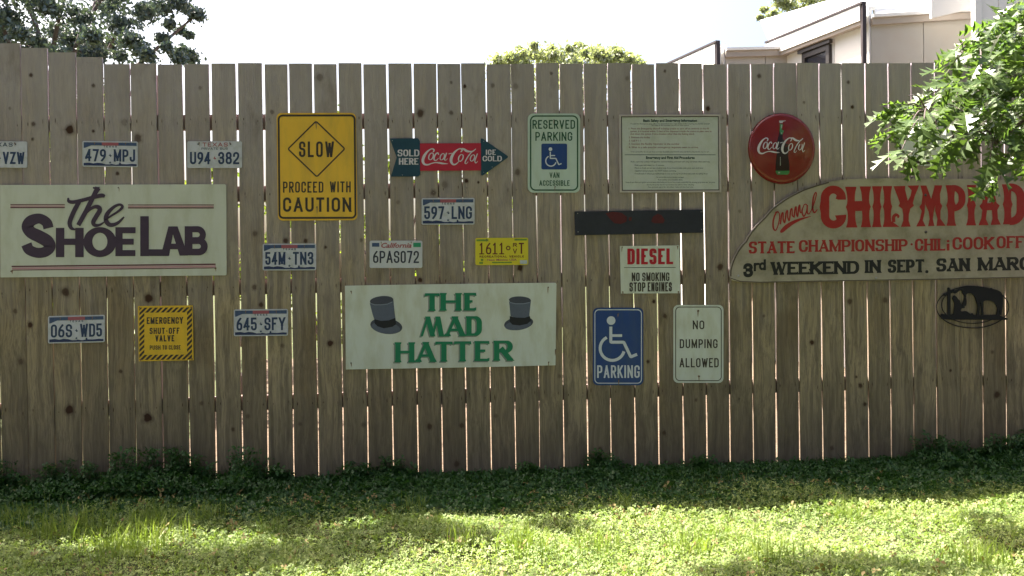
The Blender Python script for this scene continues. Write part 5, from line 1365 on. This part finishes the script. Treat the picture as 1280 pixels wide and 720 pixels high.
def add_leaf(pos, d, size):
    global nleaf
    if nleaf >= 300: return
    d = d.normalized(); x = d
    n0 = Vector((random.gauss(0, .45), random.gauss(0, .45)-.25, 1)).normalized()
    y = n0.cross(x)
    if y.length < .1: y = Vector((0, 1, 0))
    y.normalize(); z = x.cross(y)
    M = Matrix((x, y, z)).transposed().to_4x4()
    M = Matrix.Translation(pos-og) @ M @ Matrix.Diagonal((size, size, size, 1))
    o = bpy.data.objects.new('leaf', LEAVES[random.randrange(6)]); COL.objects.link(o); o.parent = oak; o.matrix_basis = M
    nleaf += 1
twig_pts = []
for (px, py, lim) in tips:
    px += 5; py -= 11 if py > 140 else 0
    Y = random.uniform(-1.15, -.42)
    tip = P(px, py, Y)
    best = min((Vector(q) for q in limbs_[lim][2:]), key=lambda q: (q-tip).length+ (0 if q.x > tip.x else .6))
    st = best; mid = st.lerp(tip, .5)+Vector((0, 0, .05)); 
    pts = spline([tuple(st), tuple(mid), tuple(tip)], 5)
    tube(TW_V, TW_F, pts, [.005*(1-i/len(pts))+.0015 for i in range(len(pts))], 5)
    twig_pts.append(pts)
mesh_obj('twigs', TW_V, TW_F, MATS['bark'], oak)
for pts in twig_pts:
    L = len(pts); dirn = (Vector(pts[-1])-Vector(pts[-4])).normalized()
    for j in range(8):
        i = L-1 if j < 3 else random.randint(L//3, L-1)
        a = Vector(pts[i])
        d = dirn*.7+Vector((random.gauss(0, .6), random.gauss(0, .6), random.gauss(-.25, .45)))
        add_leaf(a+d.normalized()*.012, d, random.uniform(.11, .175))
# the rest of the oak's foliage: more leaves of the same branch, and the crown above the frame
def leaf_mass(name, pos, dirs, sizes, parent):
    meshes = []
    for me in LEAVES:
        co = np.array([v.co[:] for v in me.vertices]); fs = [tuple(p.vertices) for p in me.polygons]; meshes.append((co, fs))
    Vs, Fs = [], []; b = 0
    for p, d, s in zip(pos, dirs, sizes):
        co, fs = meshes[random.randrange(6)]
        x = d.normalized(); n0 = Vector((random.gauss(0, .45), random.gauss(0, .45)-.2, 1)).normalized(); y = n0.cross(x).normalized(); z = x.cross(y)
        M = np.array([x[:], y[:], z[:]])*s
        Vs.append(co@M+np.array(p[:])); Fs += [tuple(b+i for i in f) for f in fs]; b += len(co)
    me = bpy.data.meshes.new(name); me.from_pydata(np.concatenate(Vs).tolist(), [], Fs); me.materials.append(MATS['oak_leaf'])
    o = bpy.data.objects.new(name, me); COL.objects.link(o); o.parent = parent; o['kind'] = 'stuff'; return o
pos, dirs, siz = [], [], []
for (px, py, rad, n) in ((1266, 40, 30, 70), (1236, 62, 18, 16), (1256, 84, 28, 50), (1228, 130, 30, 30), (1270, 122, 32, 54), (1254, 158, 18, 12), (1190, 122, 22, 8), (1340, 60, 60, 90), (1350, 130, 50, 60), (1310, 110, 40, 50), (1290, 10, 30, 40), (1220, 150, 20, 10)):
    for _ in range(n):
        a = random.uniform(0, 6.28); q = rad*math.sqrt(random.random())
        pos.append(P(px+q*math.cos(a), py+q*math.sin(a), random.uniform(-1.25, -.35))-og)
        dirs.append(Vector((random.gauss(-.5, .7), random.gauss(0, .7), random.gauss(-.35, .5)))); siz.append(random.uniform(.09, .145))
leaf_mass('foliage', pos, dirs, siz, oak)
# crowns above the frame: they throw the dappled shade on the lawn
def crown_at(spots, tmin, tmax, n, size):
    pos, dirs, s = [], [], []
    for (px, py, rad) in spots:
        g0 = G(px, py); 
        for _ in range(n):
            c = g0+Vector((random.gauss(0, rad), random.gauss(0, rad*.55), 0))+sun_dir*random.uniform(tmin, tmax)
            pos.append(c); dirs.append(Vector((random.gauss(0, 1), random.gauss(0, 1), random.gauss(-.2, .4)))); s.append(random.uniform(.8, 1.25)*size)
    return pos, dirs, s
sh = [(20,700,.16),(100,708,.17),(190,704,.16),(270,704,.14),(340,698,.12),(330,720,.16),(400,690,.10),(440,700,.10),(470,676,.08),(520,668,.07),(550,676,.08),(590,684,.07),(700,662,.05),(20,720,.2),(100,724,.2),(200,722,.2),(380,668,.05)]
shade = empty('shade_tree', (-6.2, 1.4, 0), 'tree just outside the left edge whose high boughs shade the lower left of the lawn', 'tree')
so = Vector((-6.2, 1.4, 0))
V, Fc = [], []
tube(V, Fc, [(-6.2, 1.4, -.1), (-6.2, 1.4, .2), (-6.1, 1.35, 2.2), (-5.8, 1.3, 4.4)], [.28, .22, .18, .12], 12); mesh_obj('trunk', V, Fc, MATS['bark'], shade, smooth=True)
pos, dirs, siz = crown_at(sh, 4.6, 5.4, 130, .11)
for k in range(0, len(sh), 2):
    g0 = G(sh[k][0], sh[k][1])+sun_dir*5.0
    V, Fc = [], []; sp = spline([(-5.85, 1.3, 4.2), tuple(Vector((-5.8, 1.3, 4.4)).lerp(g0, .5)+Vector((0, 0, .35))), tuple(g0)], 5)
    tube(V, Fc, sp, [.03*(1-i/len(sp))+.004 for i in range(len(sp))], 6); mesh_obj('limb', V, Fc, MATS['bark'], shade, smooth=True)
leaf_mass('foliage', [p-so for p in pos], dirs, siz, shade)
sh2 = [(1060, 716, .14), (1130, 722, .14), (1000, 722, .1), (1262, 676, .06), (1275, 690, .06), (930, 722, .08), (1180, 722, .1), (1240, 655, .03)]
pos, dirs, siz = crown_at(sh2, 4.4, 5.2, 110, .10)
for k in range(0, len(sh2), 2):
    g0 = G(sh2[k][0], sh2[k][1])+sun_dir*4.8
    V, Fc = [], []; sp = spline([(4.3, -.8, 4.0), tuple(Vector((4.3, -.8, 4.2)).lerp(g0, .5)+Vector((0, 0, .3))), tuple(g0)], 5)
    tube(V, Fc, sp, [.03*(1-i/len(sp))+.004 for i in range(len(sp))], 6); mesh_obj('limb', V, Fc, MATS['bark'], oak, smooth=True)
leaf_mass('foliage', [p-og for p in pos], dirs, siz, oak)

# ------------------------------------------------------------------ mobile homes beyond the fence
HW = mat('white_siding', (0.72, 0.71, 0.69), .5, var=.05, scale=4, cool=False)
HB = mat('beige_siding', (0.38, 0.36, 0.325), .6, var=.06, scale=3, dirt=(.36, .29, .22), dirt_scale=2, dirt_amt=.4, cool=False)
HT = mat('dark_trim', (0.035, 0.024, 0.026), .5, cool=False)
HTL = mat('tan_trim', (0.33, 0.29, 0.25), .6, cool=False)
GLS = mat('dark_window_glass', (0.02, 0.025, 0.03), .08, spec=.8)
FRM = mat('bronze_frame', (0.06, 0.055, 0.055), .4, metal=.5, cool=False)
vp = ray(228, 350); rd = Vector((vp.x, vp.y, 0)).normalized(); rn = Vector((-rd.y, rd.x, 0))   # receding direction, and the normal towards the left
if rn.x > 0: rn = -rn
def slab(name, a, b, z0a, z1a, z0b, z1b, thick, nrm, material, parent, proud=0.0):
    """upright slab from a to b, with own bottom and top heights at each end"""
    o = nrm*proud; i = nrm*(proud-thick)
    V = [a+o+Vector((0, 0, z0a)), b+o+Vector((0, 0, z0b)), b+o+Vector((0, 0, z1b)), a+o+Vector((0, 0, z1a)),
         a+i+Vector((0, 0, z0a)), b+i+Vector((0, 0, z0b)), b+i+Vector((0, 0, z1b)), a+i+Vector((0, 0, z1a))]
    Fc = [(0,1,2,3),(7,6,5,4),(0,4,5,1),(3,2,6,7),(0,3,7,4),(1,5,6,2)]
    return mesh_obj(name, V, Fc, material, parent)
def home(px, ytop, Y, left_px, front_right, fascia, fy_left, fy_right, label, window, upper):
    C0 = P(px, 300, Y); C0.z = 0
    h = empty('mobile_home', C0, label, 'mobile home')
    H = P(px, ytop, Y).z
    # far end of the side wall: where it meets the ray of left_px
    r2 = ray(left_px, 346); 
    # CAM + t r2 = C0 + s rd
    det = r2.x*(-rd.y)+rd.x*r2.y
    dx, dy = C0.x-CAM.x, C0.y-CAM.y
    s = (r2.x*dy-r2.y*dx)/det if abs(det) > 1e-6 else 6
    s = abs(s)
    E0 = C0+rd*s
    fh = fascia
    # the side is made of upright metal sheets with shallow joints
    n = max(3, int(s/1.2))
    wx = []
    for k in range(n):
        a, b = C0.lerp(E0, k/n), C0.lerp(E0, (k+1)/n)
        slab('wall_panel', a+rd*.006, b-rd*.006, 0, H-.02, 0, H-.02, .05, rn, HW, h)
    slab('fascia', C0, E0, H-fh, H-.03, H-fh, H-.03, .10, rn, HW, h, .14)
    slab('fascia_trim', C0, E0, H-fh-.05, H-fh-.003, H-fh-.05, H-fh-.003, .08, rn, HTL, h, .12)
    slab('roof_trim', C0-rd*.05, E0, H-.02, H+.006, H-.02, H+.006, .05, rn, HT, h, .15)
    fn = Vector((0, -1, 0))
    a = C0+Vector((.02, .0, 0)); b = P(front_right, 300, Y-.05); b.z = 0
    za, zb = P(px, fy_left, Y).z, P(front_right, fy_right, Y).z
    m = max(2, int((b-a).length/.75))
    for k in range(m):
        q, w = a.lerp(b, k/m), a.lerp(b, (k+1)/m)
        z1, z2 = za+(zb-za)*k/m, za+(zb-za)*(k+1)/m
        slab('wall_panel', q+Vector((.004, 0, 0)), w-Vector((.004, 0, 0)), 0, z1-.02, 0, z2-.02, .05, fn, HB, h)
    slab('eave_trim', a, b, za-.05, za+.03, zb-.05, zb+.03, .1, fn, HTL, h, .05)
    slab('eave_cap', a, b, za+.033, za+.07, zb+.033, zb+.07, .16, fn, HW, h, .08)
    if True:
        c = C0+rn*.10+Vector((0, -.03, 0)); V, Fc = [], []; box(V, Fc, (c.x-.024, c.y-.024, 0), (c.x+.024, c.y+.024, H+.005)); mesh_obj('corner_post', V, Fc, HT, h)
    if window:
        (x0, y0, x1, y1) = window
        def hit(pxx, pyy, off):
            d = ray(pxx, pyy); o = C0+rn*off; t = (o-CAM).dot(rn)/d.dot(rn); return CAM+d*t
        A, B = hit(x0, y0, .0), hit(x1, y0, .0)
        zt = (hit(x1, y1, 0)).z
        A0, B0 = Vector((A.x, A.y, 0)), Vector((B.x, B.y, 0))
        wn_ = mesh_root = bpy.data.objects.new('window', None); COL.objects.link(mesh_root); mesh_root.parent = h
        dr = (B0-A0).normalized()
        slab('frame', A0, A0+dr*.06, zt-1.0, zt, zt-1.0, zt, .05, rn, FRM, mesh_root, .05)
        slab('frame', B0-dr*.06, B0, zt-1.0, zt, zt-1.0, zt, .05, rn, FRM, mesh_root, .05)
        slab('frame', A0+dr*.062, B0-dr*.062, zt-.07, zt-.002, zt-.07, zt-.002, .05, rn, FRM, mesh_root, .05)
        slab('frame', A0-dr*.05, B0+dr*.05, zt+.003, zt+.05, zt+.003, zt+.05, .05, rn, FRM, mesh_root, .08)
        slab('pane', A0+dr*.062, B0-dr*.062, zt-1.0, zt-.072, zt-1.0, zt-.072, .01, rn, GLS, mesh_root, .02)
    return h, C0, E0, H
h1, C1, E1, H1 = home(1089, 5, 5.3, 970, 1222, .21, 27, 20.5, 'near white and beige mobile home with dark corner post and small tilted window', (1006, 78, 1040, 55), True)
# pitched white roof behind the parapet, and the raised part to its right
R1, R2 = P(952, 28.5, 9.6), P(1054, -1, 8.0)
RR = P(1330, -80, 5.6)
def sheet(name, q, material, parent, th=.05):
    n = (Vector(q[1])-Vector(q[0])).cross(Vector(q[2])-Vector(q[0])).normalized()
    V = [Vector(a) for a in q]+[Vector(a)-n*th for a in q]; k = len(q)
    return mesh_obj(name, V, [tuple(range(k)), tuple(range(2*k-1, k-1, -1))]+[(i, k+i, k+(i+1) % k, (i+1) % k) for i in range(k)], material, parent)
ct, et = C1+Vector((0, .06, H1-.06)), E1+Vector((0, .06, H1-.06))
sheet('roof', [ct, et, R1, R2], HW, h1)
fr = P(1222, 19, 5.25)
sheet('roof', [ct, R2, P(1235, -50, 7), P(1222, 14, 5.4)], HW, h1)
sheet('roof_apron', [P(1092, 22.5, 5.34), P(1090, 6, 5.5), P(1222, 8, 5.5), P(1221, 16.5, 5.34)], HW, h1)
a, b = P(1167, 300, 5.0), P(1221, 300, 4.9); a.z = b.z = 0
slab('awning_face', a, b, P(1167, 22.6, 5).z, P(1167, -30, 5).z, P(1221, 10, 4.9).z, P(1221, -30, 4.9).z, .04, Vector((0, -1, 0)), HW, h1)
h3 = empty('mobile_home', (P(1222, 300, 4.4).x, 4.4, 0), 'pale metal sided mobile home end at the top right behind the oak leaves', 'mobile home')
a, b = P(1222.5, 300, 4.6), P(1420, 300, 4.4); a.z = b.z = 0
m = 7
for k in range(m):
    q, w = a.lerp(b, k/m), a.lerp(b, (k+1)/m); slab('wall_panel', q+Vector((.004, 0, 0)), w-Vector((.004, 0, 0)), 0, 4.6, 0, 4.6, .05, Vector((0, -1, 0)), HW, h3)
slab('corner_trim', a-Vector((.03, 0, 0)), a+Vector((.05, 0, 0)), 0, 4.7, 0, 4.7, .08, Vector((0, -1, 0)), HW, h3, .03)
slab('roof_trim', a, b, 4.62, 4.72, 4.62, 4.72, .2, Vector((0, -1, 0)), HT, h3, .05)
h2, C2, E2, H2 = home(907, 53, 6.9, 842, 1010, .30, 67.5, 66, 'farther white mobile home, only its dark trimmed corner above the fence', None, False)

# ------------------------------------------------------------------ unseen trees added behind the viewer to block sky light from the fence face
for k, (x, y, R_, h) in enumerate(((-9.5, -10.5, 2.6, 5.0), (-3.2, -12.0, 3.0, 6.0), (3.4, -11.5, 3.0, 5.6), (9.6, -10.0, 2.8, 5.0), (-12.5, -5.0, 2.4, 4.6), (13.0, -5.0, 2.4, 4.8))):
    c, r = [], []
    for _ in range(46):
        a, b_, q = random.uniform(0, 6.28), random.uniform(-1, 1), random.random()**.4
        s_ = math.sqrt(1-b_*b_); c.append((x+R_*1.25*q*s_*math.cos(a), y+R_*.9*q*s_*math.sin(a), h+R_*1.35*q*b_)); r.append(random.uniform(.6, 1.0))
    tree('yard_tree', ['tall tree behind the viewer at the far left of the yard', 'tall tree behind the viewer, left of centre', 'tall tree behind the viewer, right of centre', 'tall tree behind the viewer at the far right of the yard', 'tree beside the lawn well outside the left edge', 'tree beside the lawn well outside the right edge'][k], (x, y, 0), (x, y, h*.5), .22, c, r, 230, .26, MATS['far_dark_leaf'], 'yard trees behind the viewer', limbs=8)

for k, (x, y) in enumerate(((-4.2, -7.6), (3.8, -7.8))):  # added overhead canopy, out of view, keeps sky light off the fence front
    c, r = [], []
    for _ in range(85):
        c.append((x+random.uniform(-4.4, 4.4), random.uniform(-9.0, -1.7), random.uniform(4.8, 7.6))); r.append(random.uniform(.6, 1.0))
    tree('yard_tree', ['spreading tree whose canopy hangs over the left of the viewer', 'spreading tree whose canopy hangs over the right of the viewer'][k], (x, y, 0), (x, y+.2, 3.6), .24, c, r, 230, .26, MATS['far_dark_leaf'], 'yard trees behind the viewer', limbs=14)
